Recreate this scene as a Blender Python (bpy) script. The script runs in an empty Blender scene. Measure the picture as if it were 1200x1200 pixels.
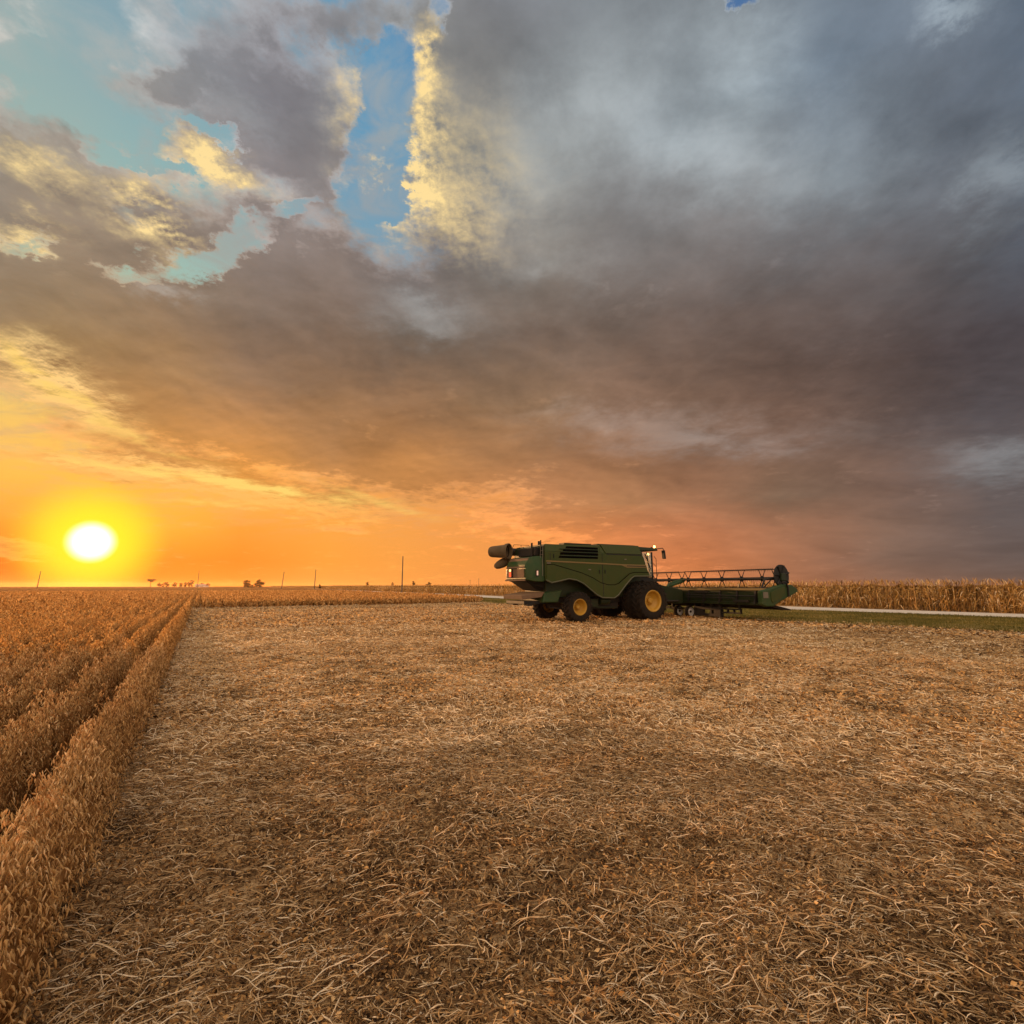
import bpy, math, random
import numpy as np

SC = bpy.context.scene
COL = SC.collection
R = math.radians

# ------------------------------------------------------------------ camera
EYE = 1.8
cam_data = bpy.data.cameras.new('camera')
cam_data.sensor_width = 36
cam_data.lens = 18
cam_data.clip_start = 0.05
cam_data.clip_end = 20000
camera = bpy.data.objects.new('camera', cam_data)
COL.objects.link(camera)
camera.location = (0, 0, EYE)
camera.rotation_euler = (R(90) + math.atan(87 / 600), 0, 0)
SC.camera = camera

SC.view_settings.view_transform = 'Standard'
SC.view_settings.look = 'None'
SC.view_settings.exposure = 0.0
SC.view_settings.gamma = 1.0

# ------------------------------------------------------------------ sun and sky
SUN_AZ, SUN_EL = -39.46, 3.8
sun_data = bpy.data.lights.new('sun', 'SUN')
sun_data.energy = 5.0
sun_data.angle = R(1.2)
sun_data.color = (1.0, 0.5, 0.2)
sun = bpy.data.objects.new('sun', sun_data)
COL.objects.link(sun)
sd = (math.cos(R(SUN_EL)) * math.sin(R(SUN_AZ)), math.cos(R(SUN_EL)) * math.cos(R(SUN_AZ)), math.sin(R(SUN_EL)))
from mathutils import Vector, Matrix
sun.rotation_euler = Vector(sd).to_track_quat('Z', 'Y').to_euler()
sun.location = (-60, 70, 40)
SKY_EL = [0, 2.5, 5.5, 9, 14, 20, 27, 35, 44, 54]
SKY_AZ = [-52, -44, -36, -28, -20, -12, -4, 4, 12, 20, 28, 36, 44, 52]
SKY_CLEAR = [[(0.973, 0.189, 0.013), (0.972, 0.19, 0.014), (0.99, 0.245, 0.014), (0.969, 0.292, 0.033), (0.98, 0.374, 0.069), (0.947, 0.356, 0.068), (0.909, 0.328, 0.078), (0.894, 0.32, 0.08), (0.808, 0.264, 0.08), (0.724, 0.25, 0.082), (0.355, 0.157, 0.08), (0.337, 0.157, 0.084), (0.162, 0.107, 0.084), (0.162, 0.107, 0.084)], [(0.957, 0.188, 0.017), (0.957, 0.19, 0.017), (0.981, 0.287, 0.024), (0.972, 0.268, 0.024), (0.973, 0.356, 0.05), (0.94, 0.353, 0.066), (0.911, 0.328, 0.071), (0.871, 0.309, 0.079), (0.822, 0.278, 0.08), (0.678, 0.243, 0.083), (0.354, 0.161, 0.083), (0.326, 0.156, 0.086), (0.158, 0.109, 0.088), (0.149, 0.108, 0.091)], [(0.972, 0.382, 0.041), (0.97, 0.371, 0.04), (0.983, 0.475, 0.046), (0.967, 0.334, 0.041), (0.968, 0.375, 0.059), (0.922, 0.355, 0.07), (0.88, 0.328, 0.076), (0.854, 0.307, 0.08), (0.819, 0.282, 0.081), (0.524, 0.213, 0.087), (0.242, 0.145, 0.09), (0.299, 0.155, 0.091), (0.117, 0.103, 0.097), (0.115, 0.102, 0.098)], [(0.954, 0.515, 0.093), (0.965, 0.501, 0.081), (0.967, 0.485, 0.061), (0.955, 0.449, 0.086), (0.969, 0.4, 0.071), (0.876, 0.359, 0.083), (0.856, 0.33, 0.081), (0.844, 0.318, 0.082), (0.77, 0.283, 0.085), (0.42, 0.193, 0.091), (0.233, 0.144, 0.091), (0.292, 0.159, 0.096), (0.139, 0.11, 0.098), (0.156, 0.117, 0.1)], [(0.838, 0.565, 0.172), (0.907, 0.561, 0.134), (0.875, 0.523, 0.145), (0.934, 0.447, 0.095), (0.907, 0.403, 0.091), (0.839, 0.354, 0.091), (0.837, 0.347, 0.091), (0.809, 0.326, 0.093), (0.709, 0.289, 0.099), (0.498, 0.226, 0.101), (0.361, 0.186, 0.101), (0.331, 0.18, 0.111), (0.24, 0.151, 0.114), (0.229, 0.15, 0.124)], [(0.619, 0.558, 0.294), (0.737, 0.587, 0.255), (0.711, 0.502, 0.225), (0.741, 0.444, 0.189), (0.771, 0.402, 0.156), (0.782, 0.37, 0.133), (0.771, 0.351, 0.125), (0.725, 0.33, 0.128), (0.639, 0.298, 0.132), (0.517, 0.257, 0.135), (0.402, 0.221, 0.14), (0.307, 0.19, 0.145), (0.174, 0.133, 0.133), (0.079, 0.09, 0.119)], [(0.41, 0.49, 0.371), (0.427, 0.51, 0.363), (0.36, 0.511, 0.419), (0.379, 0.445, 0.387), (0.386, 0.389, 0.359), (0.467, 0.372, 0.303), (0.53, 0.353, 0.25), (0.531, 0.327, 0.218), (0.462, 0.285, 0.199), (0.318, 0.221, 0.183), (0.195, 0.171, 0.174), (0.18, 0.161, 0.169), (0.073, 0.087, 0.119), (0.083, 0.095, 0.128)], [(0.322, 0.445, 0.419), (0.324, 0.454, 0.423), (0.267, 0.453, 0.453), (0.256, 0.428, 0.448), (0.187, 0.347, 0.454), (0.203, 0.339, 0.439), (0.269, 0.335, 0.39), (0.315, 0.313, 0.327), (0.286, 0.257, 0.259), (0.196, 0.184, 0.195), (0.167, 0.163, 0.179), (0.179, 0.173, 0.198), (0.145, 0.158, 0.219), (0.078, 0.142, 0.276)], [(0.305, 0.412, 0.413), (0.245, 0.37, 0.422), (0.221, 0.365, 0.436), (0.204, 0.374, 0.458), (0.125, 0.315, 0.484), (0.133, 0.315, 0.476), (0.172, 0.311, 0.439), (0.197, 0.295, 0.398), (0.195, 0.264, 0.361), (0.168, 0.229, 0.337), (0.119, 0.19, 0.334), (0.071, 0.158, 0.337), (0.058, 0.138, 0.294), (0.045, 0.127, 0.283)], [(0.305, 0.412, 0.413), (0.215, 0.348, 0.427), (0.205, 0.342, 0.43), (0.135, 0.316, 0.475), (0.122, 0.313, 0.484), (0.058, 0.22, 0.446), (0.059, 0.219, 0.443), (0.062, 0.198, 0.408), (0.055, 0.188, 0.402), (0.06, 0.182, 0.388), (0.04, 0.143, 0.352), (0.041, 0.143, 0.351), (0.064, 0.146, 0.311), (0.045, 0.128, 0.283)]]
SKY_CLOUD = [[(0.723, 0.274, 0.067), (0.719, 0.273, 0.067), (0.636, 0.262, 0.075), (0.684, 0.275, 0.073), (0.854, 0.321, 0.068), (0.942, 0.347, 0.065), (0.85, 0.297, 0.07), (0.834, 0.289, 0.071), (0.679, 0.226, 0.074), (0.695, 0.223, 0.07), (0.398, 0.16, 0.076), (0.258, 0.135, 0.085), (0.151, 0.103, 0.081), (0.15, 0.102, 0.081)], [(0.845, 0.294, 0.053), (0.819, 0.29, 0.056), (0.648, 0.266, 0.073), (0.692, 0.28, 0.07), (0.806, 0.307, 0.068), (0.875, 0.325, 0.067), (0.808, 0.284, 0.069), (0.789, 0.275, 0.07), (0.733, 0.23, 0.074), (0.631, 0.209, 0.074), (0.382, 0.161, 0.081), (0.215, 0.128, 0.09), (0.137, 0.101, 0.089), (0.134, 0.1, 0.09)], [(0.912, 0.305, 0.045), (0.902, 0.303, 0.046), (0.648, 0.269, 0.07), (0.748, 0.302, 0.062), (0.697, 0.277, 0.067), (0.749, 0.282, 0.07), (0.751, 0.267, 0.067), (0.726, 0.256, 0.069), (0.655, 0.222, 0.076), (0.521, 0.191, 0.081), (0.357, 0.16, 0.085), (0.221, 0.129, 0.089), (0.13, 0.103, 0.097), (0.113, 0.1, 0.104)], [(0.747, 0.28, 0.061), (0.837, 0.293, 0.052), (0.59, 0.257, 0.07), (0.832, 0.33, 0.055), (0.624, 0.259, 0.063), (0.541, 0.23, 0.066), (0.587, 0.235, 0.069), (0.497, 0.207, 0.079), (0.416, 0.192, 0.083), (0.375, 0.174, 0.09), (0.23, 0.14, 0.09), (0.2, 0.12, 0.088), (0.123, 0.101, 0.099), (0.107, 0.089, 0.092)], [(0.399, 0.226, 0.094), (0.477, 0.246, 0.081), (0.48, 0.225, 0.062), (0.564, 0.249, 0.069), (0.403, 0.192, 0.071), (0.493, 0.218, 0.069), (0.399, 0.187, 0.074), (0.353, 0.172, 0.079), (0.35, 0.169, 0.084), (0.239, 0.131, 0.081), (0.24, 0.131, 0.085), (0.141, 0.092, 0.074), (0.098, 0.082, 0.086), (0.094, 0.078, 0.082)], [(0.34, 0.229, 0.129), (0.337, 0.21, 0.094), (0.379, 0.216, 0.096), (0.307, 0.181, 0.102), (0.303, 0.166, 0.082), (0.317, 0.171, 0.087), (0.265, 0.151, 0.079), (0.256, 0.147, 0.079), (0.249, 0.141, 0.088), (0.207, 0.123, 0.083), (0.169, 0.107, 0.082), (0.139, 0.095, 0.081), (0.083, 0.067, 0.071), (0.083, 0.078, 0.09)], [(0.281, 0.234, 0.186), (0.324, 0.24, 0.165), (0.28, 0.2, 0.138), (0.241, 0.175, 0.133), (0.249, 0.173, 0.127), (0.179, 0.138, 0.108), (0.204, 0.148, 0.113), (0.197, 0.139, 0.107), (0.173, 0.125, 0.099), (0.184, 0.131, 0.108), (0.143, 0.108, 0.095), (0.14, 0.118, 0.115), (0.105, 0.101, 0.109), (0.088, 0.116, 0.158)], [(0.352, 0.338, 0.309), (0.283, 0.24, 0.198), (0.283, 0.235, 0.2), (0.262, 0.22, 0.203), (0.255, 0.211, 0.193), (0.224, 0.199, 0.198), (0.26, 0.227, 0.202), (0.251, 0.223, 0.196), (0.208, 0.192, 0.184), (0.201, 0.187, 0.182), (0.173, 0.166, 0.168), (0.15, 0.169, 0.19), (0.123, 0.142, 0.174), (0.112, 0.143, 0.188)], [(0.366, 0.361, 0.334), (0.354, 0.348, 0.325), (0.266, 0.274, 0.291), (0.225, 0.217, 0.237), (0.232, 0.22, 0.23), (0.292, 0.279, 0.241), (0.281, 0.271, 0.244), (0.263, 0.268, 0.264), (0.24, 0.25, 0.256), (0.216, 0.242, 0.264), (0.204, 0.237, 0.265), (0.15, 0.191, 0.239), (0.135, 0.166, 0.209), (0.1, 0.138, 0.191)], [(0.368, 0.364, 0.337), (0.332, 0.324, 0.306), (0.274, 0.268, 0.27), (0.258, 0.257, 0.265), (0.252, 0.264, 0.281), (0.25, 0.261, 0.277), (0.224, 0.23, 0.247), (0.221, 0.234, 0.255), (0.237, 0.261, 0.284), (0.228, 0.255, 0.28), (0.207, 0.233, 0.26), (0.169, 0.199, 0.236), (0.148, 0.18, 0.221), (0.1, 0.138, 0.192)]]
CLOUDS = [(0.0222, -0.0023, -0.543, -0.0074, -0.029, 1.34, 3.2), (0.0227, -0.0053, 0.589, -0.0112, -0.0791, 1.548, 1.9), (0.0247, -0.002, -0.827, -0.0077, -0.0739, 0.944, 1.8), (0.1219, -0.0174, 6.088, 0.0193, -0.227, 7.884, 0.8), (0.0761, -0.0568, 4.678, -0.0385, -0.1954, 7.395, 0.8), (0.0983, 0.0296, 2.402, 0.1643, -0.3559, 21.196, 0.9), (0.1583, -0.0544, 7.159, -0.0064, -0.4488, 16.955, 0.7), (0.206, 0.0188, 5.124, 0.0838, -0.3403, 13.932, 0.7), (0.0711, -0.0107, 2.118, 0.0745, -0.5805, 30.6, 0.5), (0.2408, 0.0257, 8.082, 0.2283, -0.7211, 29.394, 0.1), (0.1757, -0.0558, 8.686, -0.0516, -0.8357, 26.527, 0.4), (0.0928, -0.1969, 9.696, -0.228, -0.1488, 0.702, 0.5), (0.1948, -0.0027, 7.91, -0.0405, -1.2419, 10.931, 0.55), (0.0648, -0.0089, 1.896, -0.0704, -0.4491, 2.851, 0.8), (0.202, -0.0611, 9.977, -0.1933, -0.451, -0.476, 0.7), (0.2391, 0.0102, 10.957, -0.0744, -1.0873, -0.061, 0.5), (0.4426, -0.0389, 8.435, -0.1754, -1.5728, 6.211, 0.4), (0.2383, 0.0415, 10.864, 0.2111, -0.3358, 23.913, 0.3)]
GAPS = [(0.2313, -0.0482, 5.694, 0.0047, -0.1603, 6.912, 0.95), (0.1936, 0.0621, 0.814, 0.1464, -0.5419, 23.099, 0.8), (0.29, -0.1632, 12.13, -0.0174, -0.2876, 13.524, 0.7), (0.4119, 0.0205, 2.511, 0.0422, -0.5704, 30.284, 0.8), (0.1071, 0.0474, 2.156, 0.2941, -0.5106, 25.38, 1.1), (0.268, -0.0142, 10.849, 0.1375, -1.0346, 32.938, 0.8), (0.3372, -0.0158, 16.129, 0.256, -1.6058, 54.463, 0.7), (0.319, -0.0441, -6.506, -0.2862, -1.126, 63.842, 0.9), (0.3189, -0.0323, 11.859, 0.2364, -1.282, 59.349, 0.9), (0.2244, -0.0465, 10.316, 0.0901, -1.067, 41.928, 0.8), (0.2067, 0.1273, 0.501, 0.4889, -0.9494, 46.458, 0.7), (0.3219, -0.1219, 16.593, -0.2297, -1.1836, 28.187, 0.4), (0.1441, -0.0195, 6.884, 0.0723, -0.3561, 16.889, 0.5)]
GOLD = [(0.2743, -0.0919, 7.474, -0.0085, -0.214, 9.057, 0.95), (0.7286, -0.1608, 15.916, 0.0139, -0.5471, 27.179, 0.9), (0.3624, 0.0171, 2.921, 0.0646, -0.7149, 33.869, 0.4), (0.148, -0.0932, 4.881, -0.0604, -0.252, 9.333, 0.35), (0.1894, -0.0782, 9.177, -0.0475, -0.6206, 21.909, 0.75), (0.3497, -0.2015, 19.759, -0.1572, -0.3746, 6.04, 0.8), (0.3781, -0.0687, 19.058, 0.0359, -0.6764, 23.255, 0.4), (0.1889, -0.0525, 9.049, -0.169, -0.4216, -0.382, 0.9), (0.0638, -0.0064, 1.921, -0.0907, -0.699, 3.741, 0.9), (0.1517, 0.0012, 5.865, 0.0135, -1.0259, 11.395, 0.7), (0.4634, 0.0406, 7.389, 0.0741, -0.4092, 19.997, 0.4), (0.3356, -0.0064, 15.833, 0.2146, -1.0118, 37.418, 0.5), (0.1285, -0.074, 3.746, -0.0442, -0.2454, 10.401, 0.15), (0.1445, 0.2154, -6.234, 0.2611, -0.3573, 17.598, 0.4)]
PALE = [(0.2157, -0.0752, 9.797, 0.0281, -0.694, 30.441, 0.5), (0.3438, 0.0312, 5.766, 0.0544, -0.2856, 13.977, 0.5), (0.1993, -0.026, 6.304, 0.069, -0.632, 25.924, 0.4), (0.252, -0.051, 12.4, 0.0341, -0.6181, 22.193, 0.4), (0.0459, -0.0147, -0.588, -0.0453, -0.1326, 6.678, 0.45), (0.1531, -0.0451, 1.564, -0.0173, -0.1353, 5.708, 0.5), (0.1254, -0.0065, -1.051, -0.0225, -0.2361, 11.471, 0.7), (0.1504, -0.0192, -3.388, -0.0835, -0.3089, 16.681, 0.9), (0.0984, -0.068, 0.772, -0.1399, -0.3192, 15.975, 0.6), (0.094, -0.0077, -0.781, -0.0462, -0.4551, 8.821, 0.6), (0.081, -0.0009, -1.938, -0.0295, -0.5259, 8.578, 0.6), (0.1458, -0.0192, 2.251, -0.0138, -0.4669, 13.443, 0.8), (0.1061, -0.0213, 0.278, -0.0739, -0.5293, 18.086, 0.5), (0.4114, -0.0708, -15.544, -0.4468, -0.8949, 58.082, 1.0), (0.4095, -0.0549, -17.18, -0.1268, -0.2762, 14.414, 0.7), (0.1839, -0.0192, -8.128, -0.096, -0.5607, 9.909, 0.7), (0.099, -0.0342, -2.029, -0.1393, -0.2998, 15.5, 0.3), (0.3301, 0.0149, 3.545, 0.0755, -0.7057, 27.647, 0.5), (0.3701, 0.0378, 12.718, 0.2953, -0.9979, 36.751, 0.8), (0.2166, 0.037, 8.556, 0.1701, -0.3257, 21.318, 0.3)]
DARK = [(0.0736, -0.0283, 1.259, -0.032, -0.3107, 15.675, 0.6), (0.1123, -0.0948, 7.01, -0.0897, -0.3511, 12.886, 0.35), (0.1859, 0.0264, 5.455, 0.2564, -0.7225, 40.177, 0.3), (0.0388, -0.0049, -0.971, -0.0474, -0.2044, 5.724, 0.5), (0.0841, -0.0391, 1.677, -0.0807, -0.3388, 11.177, 0.6), (0.0704, -0.0764, -0.099, -0.2427, -0.2328, 19.069, 0.5), (0.0492, -0.0024, 0.881, 0.0101, -0.296, 7.53, 0.4), (0.243, -0.0243, 11.872, 0.096, -0.5965, 23.366, 0.5), (0.2986, 0.0272, 7.43, 0.1355, -0.5496, 22.507, 0.4), (0.0754, -0.0433, 0.299, -0.132, -0.3153, 13.25, 0.4), (0.0964, -0.0043, -3.897, -0.0468, -0.2799, 6.929, 0.4)]
STREAKS = [(0.0713, -0.0037, 2.149, -0.1214, -1.9981, 16.43, 0.9), (0.0815, -0.0085, 2.013, -0.2683, -2.2695, 14.767, 0.8), (0.1997, -0.0008, 7.859, -0.0203, -2.2406, 22.587, 0.9), (0.2408, -0.0312, 8.421, -0.3686, -2.4736, 18.091, 0.5), (0.272, -0.1086, 13.071, -0.6252, -1.0353, -10.064, 0.8), (0.3689, -0.1973, 20.04, -0.822, -0.9121, -21.142, 0.8), (0.1779, -0.0491, 3.136, -0.5975, -2.0864, 9.902, 0.6), (0.2999, -0.106, 12.798, -0.9893, -2.0179, -9.582, 0.6), (0.1544, 0.0043, 4.687, 0.0624, -3.0308, 25.981, 0.6)]

class Net:
    """tiny helper that chains shader nodes"""
    def __init__(self, nt):
        self.nt = nt
    def _in(self, sock, v):
        if isinstance(v, bpy.types.NodeSocket):
            self.nt.links.new(v, sock)
        elif v is not None:
            sock.default_value = v
    def node(self, t, **kw):
        n = self.nt.nodes.new(t)
        for k, v in kw.items():
            setattr(n, k, v)
        return n
    def m(self, op, a, b=None, c=None, clamp=False):
        n = self.node('ShaderNodeMath', operation=op, use_clamp=clamp)
        for s, v in zip(n.inputs, (a, b, c)):
            self._in(s, v)
        return n.outputs[0]
    def v(self, op, a, b=None):
        n = self.node('ShaderNodeVectorMath', operation=op)
        self._in(n.inputs[0], a)
        if op == 'SCALE':
            self._in(n.inputs['Scale'], b)
        elif b is not None:
            self._in(n.inputs[1], b)
        return n.outputs['Value'] if op in ('DOT_PRODUCT', 'LENGTH') else n.outputs['Vector']
    def xyz(self, x, y, z):
        n = self.node('ShaderNodeCombineXYZ')
        for s, v in zip(n.inputs, (x, y, z)):
            self._in(s, v)
        return n.outputs[0]
    def sep(self, v):
        n = self.node('ShaderNodeSeparateXYZ')
        self._in(n.inputs[0], v)
        return n.outputs
    def noise(self, vec, scale, detail=4, rough=0.5, dist=0.0, lac=2.0):
        n = self.node('ShaderNodeTexNoise')
        self._in(n.inputs['Vector'], vec)
        n.inputs['Scale'].default_value = scale
        n.inputs['Detail'].default_value = detail
        n.inputs['Roughness'].default_value = rough
        n.inputs['Lacunarity'].default_value = lac
        n.inputs['Distortion'].default_value = dist
        return n.outputs
    def ramp(self, fac, stops, interp='LINEAR'):
        n = self.node('ShaderNodeValToRGB')
        cr = n.color_ramp
        cr.interpolation = interp
        while len(cr.elements) < len(stops):
            cr.elements.new(0.5)
        for e, (p, c) in zip(cr.elements, stops):
            e.position = p
            e.color = (*c, 1) if len(c) == 3 else c
        self._in(n.inputs[0], fac)
        return n.outputs[0]
    def mix(self, f, a, b, mode='MIX'):
        n = self.node('ShaderNodeMix', data_type='RGBA', blend_type=mode)
        self._in(n.inputs['Factor'], f)
        self._in(n.inputs[6], a if isinstance(a, bpy.types.NodeSocket) else (*a, 1))
        self._in(n.inputs[7], b if isinstance(b, bpy.types.NodeSocket) else (*b, 1))
        return n.outputs[2]
    def rng(self, v, a, b, c=0.0, d=1.0, kind='LINEAR'):
        n = self.node('ShaderNodeMapRange', interpolation_type=kind)
        for s, x in zip(n.inputs, (v, a, b, c, d)):
            self._in(s, x)
        return n.outputs[0]


def build_sky():
    w = bpy.data.worlds.new('World')
    SC.world = w
    w.use_nodes = True
    nt = w.node_tree
    nt.nodes.clear()
    N = Net(nt)
    tc = N.node('ShaderNodeTexCoord').outputs['Generated']
    d = N.v('NORMALIZE', tc)
    dx, dy, dz = N.sep(d)
    az = N.m('MULTIPLY', N.m('ARCTAN2', dx, dy), 57.2958)
    el = N.m('MULTIPLY', N.m('ARCSINE', dz), 57.2958)
    p0 = N.xyz(az, el, 1.0)
    # the cloud deck is a flat layer overhead: its billows get finer and flatter towards the horizon
    den = N.m('ADD', N.m('MAXIMUM', dz, 0.0), 0.16)
    q = N.xyz(N.m('DIVIDE', dx, den), N.m('DIVIDE', dy, den), 0.0)
    q = N.v('ADD', q, (3.7, 1.3, 0.4))
    warp_big = N.v('SUBTRACT', N.noise(q, 2.2, 3, 0.5)[1], (0.5, 0.5, 0.5))
    warp_small = N.v('SUBTRACT', N.noise(q, 10.0, 8, 0.68)[1], (0.5, 0.5, 0.5))
    # fewer degrees of warp near the horizon, where the layer is far away
    amp = N.rng(el, 0.0, 30.0, 0.25, 1.0)
    wsum = N.v('ADD', N.v('SCALE', warp_big, 8.0), N.v('SCALE', warp_small, 9.0))
    wsum = N.v('SCALE', N.v('MULTIPLY', wsum, (1, 0.8, 0)), amp)
    p1 = N.v('ADD', p0, wsum)                       # warped sky angles
    p2 = N.v('ADD', p0, N.v('SCALE', wsum, 0.55))

    def blob(p, e):
        a, b, c, d2, e2, f, wt = e
        u = N.v('DOT_PRODUCT', p, (a, b, c))
        v = N.v('DOT_PRODUCT', p, (d2, e2, f))
        r2 = N.m('ADD', N.m('MULTIPLY', u, u), N.m('MULTIPLY', v, v))
        return N.m('MULTIPLY_ADD', r2, -wt, wt)
    def soft(p, e):
        a, b, c, d2, e2, f, wt = e
        u = N.v('DOT_PRODUCT', p, (a, b, c))
        v = N.v('DOT_PRODUCT', p, (d2, e2, f))
        r2 = N.m('ADD', N.m('MULTIPLY', u, u), N.m('MULTIPLY', v, v))
        return N.m('MULTIPLY', N.m('POWER', 2.718, N.m('MULTIPLY', r2, -1.3)), wt)
    def union(p, lst):
        o = None
        for e in lst:
            b = blob(p, e)
            o = b if o is None else N.m('MAXIMUM', o, b)
        return o
    def total(p, lst):
        o = None
        for e in lst:
            b = soft(p, e)
            o = b if o is None else N.m('ADD', o, b)
        return o

    def table(rows, back, pa, pe):
        fac = N.m('MULTIPLY_ADD', pa, 1 / 360, 0.5)
        cur = None
        for i, row in enumerate(rows):
            bk = back[i]
            l, r = row[0], row[-1]
            mx = lambda a, b, t: tuple(a[k] * (1 - t) + b[k] * t for k in range(3))
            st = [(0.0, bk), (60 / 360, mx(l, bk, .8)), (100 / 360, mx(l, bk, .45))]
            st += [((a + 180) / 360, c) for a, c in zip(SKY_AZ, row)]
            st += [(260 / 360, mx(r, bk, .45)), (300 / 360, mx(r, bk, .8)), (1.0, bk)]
            c = N.ramp(fac, st, 'B_SPLINE' if False else 'LINEAR')
            if cur is None:
                cur = c
            else:
                cur = N.mix(N.rng(pe, SKY_EL[i - 1], SKY_EL[i]), cur, c)
        return cur

    ne = len(SKY_EL)
    back_fill_clear = [(1.50, 1.15, 0.86)] * ne  # unseen sky behind the camera, brightened and warmed as added fill light
    back_fill_cloud = [(1.75, 1.28, 0.90)] * ne  # clouds behind the camera, raised for the same added fill
    ux, uy, _ = N.sep(p2)
    clear = table(SKY_CLEAR, back_fill_clear, az, el)
    cloud = table(SKY_CLOUD, back_fill_cloud, ux, uy)

    # physical sky, low sun, under the measured colours
    sky = N.node('ShaderNodeTexSky', sky_type='NISHITA', sun_disc=False, sun_elevation=R(SUN_EL), sun_rotation=R(SUN_AZ),
                 air_density=1.4, dust_density=3.0)
    clear = N.mix(1.0, clear, N.v('SCALE', sky.outputs[0], 0.002), 'ADD')

    n1 = N.noise(q, 3.4, 9, 0.60, 0.2)[0]
    s2 = (sd[0] * 0.05, sd[1] * 0.05, 0.0)
    n1s = N.noise(N.v('ADD', q, s2), 3.4, 9, 0.60, 0.2)[0]
    n2 = N.noise(q, 14.0, 7, 0.66)[0]
    n2s = N.noise(N.v('ADD', q, (sd[0] * 0.012, sd[1] * 0.012, 0.0)), 14.0, 7, 0.66)[0]
    n3 = N.noise(q, 1.5, 4, 0.5, 0.6)[0]
    cov = N.m('SUBTRACT', N.m('MINIMUM', union(p1, CLOUDS), 1.0), N.m('MAXIMUM', 0.0, N.m('MULTIPLY', union(p1, GAPS), 1.5)))
    dens = N.m('ADD', N.m('MAXIMUM', cov, -0.6), N.m('MULTIPLY', N.m('SUBTRACT', n1, 0.48), 2.3))
    dens = N.m('ADD', dens, N.m('MULTIPLY', N.m('SUBTRACT', n2, 0.5), 1.5))
    alpha = N.rng(dens, -0.42, 0.58, 0, 1, 'SMOOTHSTEP')
    thick = N.rng(dens, 0.1, 1.0, 0, 1, 'SMOOTHSTEP')
    relief = N.m('MULTIPLY', N.m('SUBTRACT', n1, n1s), 5.0)    # side of a billow that faces the sun
    relief = N.m('ADD', relief, N.m('MULTIPLY', N.m('SUBTRACT', n2, 0.5), 0.9))
    calm = N.rng(thick, 0.0, 0.8, 1.0, 0.30)

    up = N.rng(el, 3.0, 18.0, 0.25, 1.0)
    gain = N.m('MULTIPLY_ADD', N.m('MULTIPLY', N.m('MULTIPLY', relief, calm), up), 0.6, 1.0)
    gain = N.m('MULTIPLY', gain, N.rng(thick, 0, 0.8, 1.55, 1.0))
    gain = N.m('MULTIPLY', gain, N.m('MULTIPLY_ADD', N.m('SUBTRACT', n3, 0.5), 0.8, 1.03))
    cl = N.v('SCALE', cloud, N.m('MAXIMUM', gain, 0.3))
    # patches where the deck is thinner (cool light) or thicker
    pale = N.m('MULTIPLY', total(p1, PALE), N.rng(n1, 0.36, 0.6, 0.25, 1.25))
    dark = N.m('MULTIPLY', total(p1, DARK), N.rng(n2, 0.2, 0.8, 1.15, 0.7))
    cl = N.v('ADD', cl, N.v('SCALE', (0.13, 0.15, 0.155), pale))
    cl = N.v('SCALE', cl, N.m('MAXIMUM', N.m('SUBTRACT', 1.0, N.m('MULTIPLY', dark, 0.32)), 0.3))
    # a thin high veil over the open sky
    q2 = N.v('MULTIPLY', q, (1.0, 1.6, 1.0))
    veil = N.rng(N.noise(q2, 4.3, 8, 0.62, 0.8)[0], 0.40, 0.68, 0, 0.68, 'SMOOTHSTEP')
    veil = N.m('MULTIPLY', veil, N.rng(el, 4.0, 16.0))
    clear = N.mix(veil, clear, N.v('ADD', N.v('SCALE', cloud, 0.9), (0.14, 0.16, 0.16)))
    out = N.mix(alpha, clear, cl)
    # overhead, out of the picture, the deck is brightened as added fill light
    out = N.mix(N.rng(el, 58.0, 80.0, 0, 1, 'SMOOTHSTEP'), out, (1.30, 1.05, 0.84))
    # cloud edges the low sun still reaches
    gold = N.m('MULTIPLY', total(p1, GOLD), N.rng(alpha, 0.05, 0.5))
    puff = N.m('MULTIPLY', N.m('SUBTRACT', n2, n2s), 5.0)
    bump = N.m('ADD', N.m('ADD', N.m('MULTIPLY', relief, 1.5), puff), N.rng(n1, 0.34, 0.56, 0.35, 1.1))
    gold = N.m('MULTIPLY', gold, N.m('MAXIMUM', bump, 0.0))
    gcol = N.mix(N.rng(el, 6.0, 24.0), (1.0, 0.46, 0.08), (1.0, 0.74, 0.33))
    out = N.mix(N.m('MULTIPLY', gold, 1.0, clamp=True), out, gcol)

    # thin lit streaks low over the sun
    p3 = N.v('ADD', p0, N.v('SCALE', wsum, 0.55))
    sk = N.m('MULTIPLY', total(p3, STREAKS), N.rng(N.noise(N.v('MULTIPLY', p0, (0.22, 1.1, 0.0)), 1.0, 6, 0.6, 0.6)[0], 0.36, 0.58, 0.1, 1.0))
    out = N.mix(N.m('MULTIPLY', sk, 0.9, clamp=True), out, (1.0, 0.66, 0.16))

    # the sun itself and the glare round it
    ang = N.m('MULTIPLY', N.m('ARCCOSINE', N.m('MINIMUM', N.v('DOT_PRODUCT', d, sd), 1.0)), 57.2958)
    core = N.rng(ang, 2.0, 0.7, 0, 1, 'SMOOTHSTEP')
    halo = N.rng(ang, 6.0, 1.6, 0, 1, 'SMOOTHSTEP')
    wide = N.rng(ang, 22.0, 2.0, 0, 1, 'SMOOTHERSTEP')
    out = N.v('ADD', out, N.v('SCALE', (0.02, 0.0, 0.0), wide))
    out = N.mix(halo, out, (1.04, 0.88, 0.03))
    out = N.mix(core, out, (3.0, 2.7, 1.6))
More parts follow.
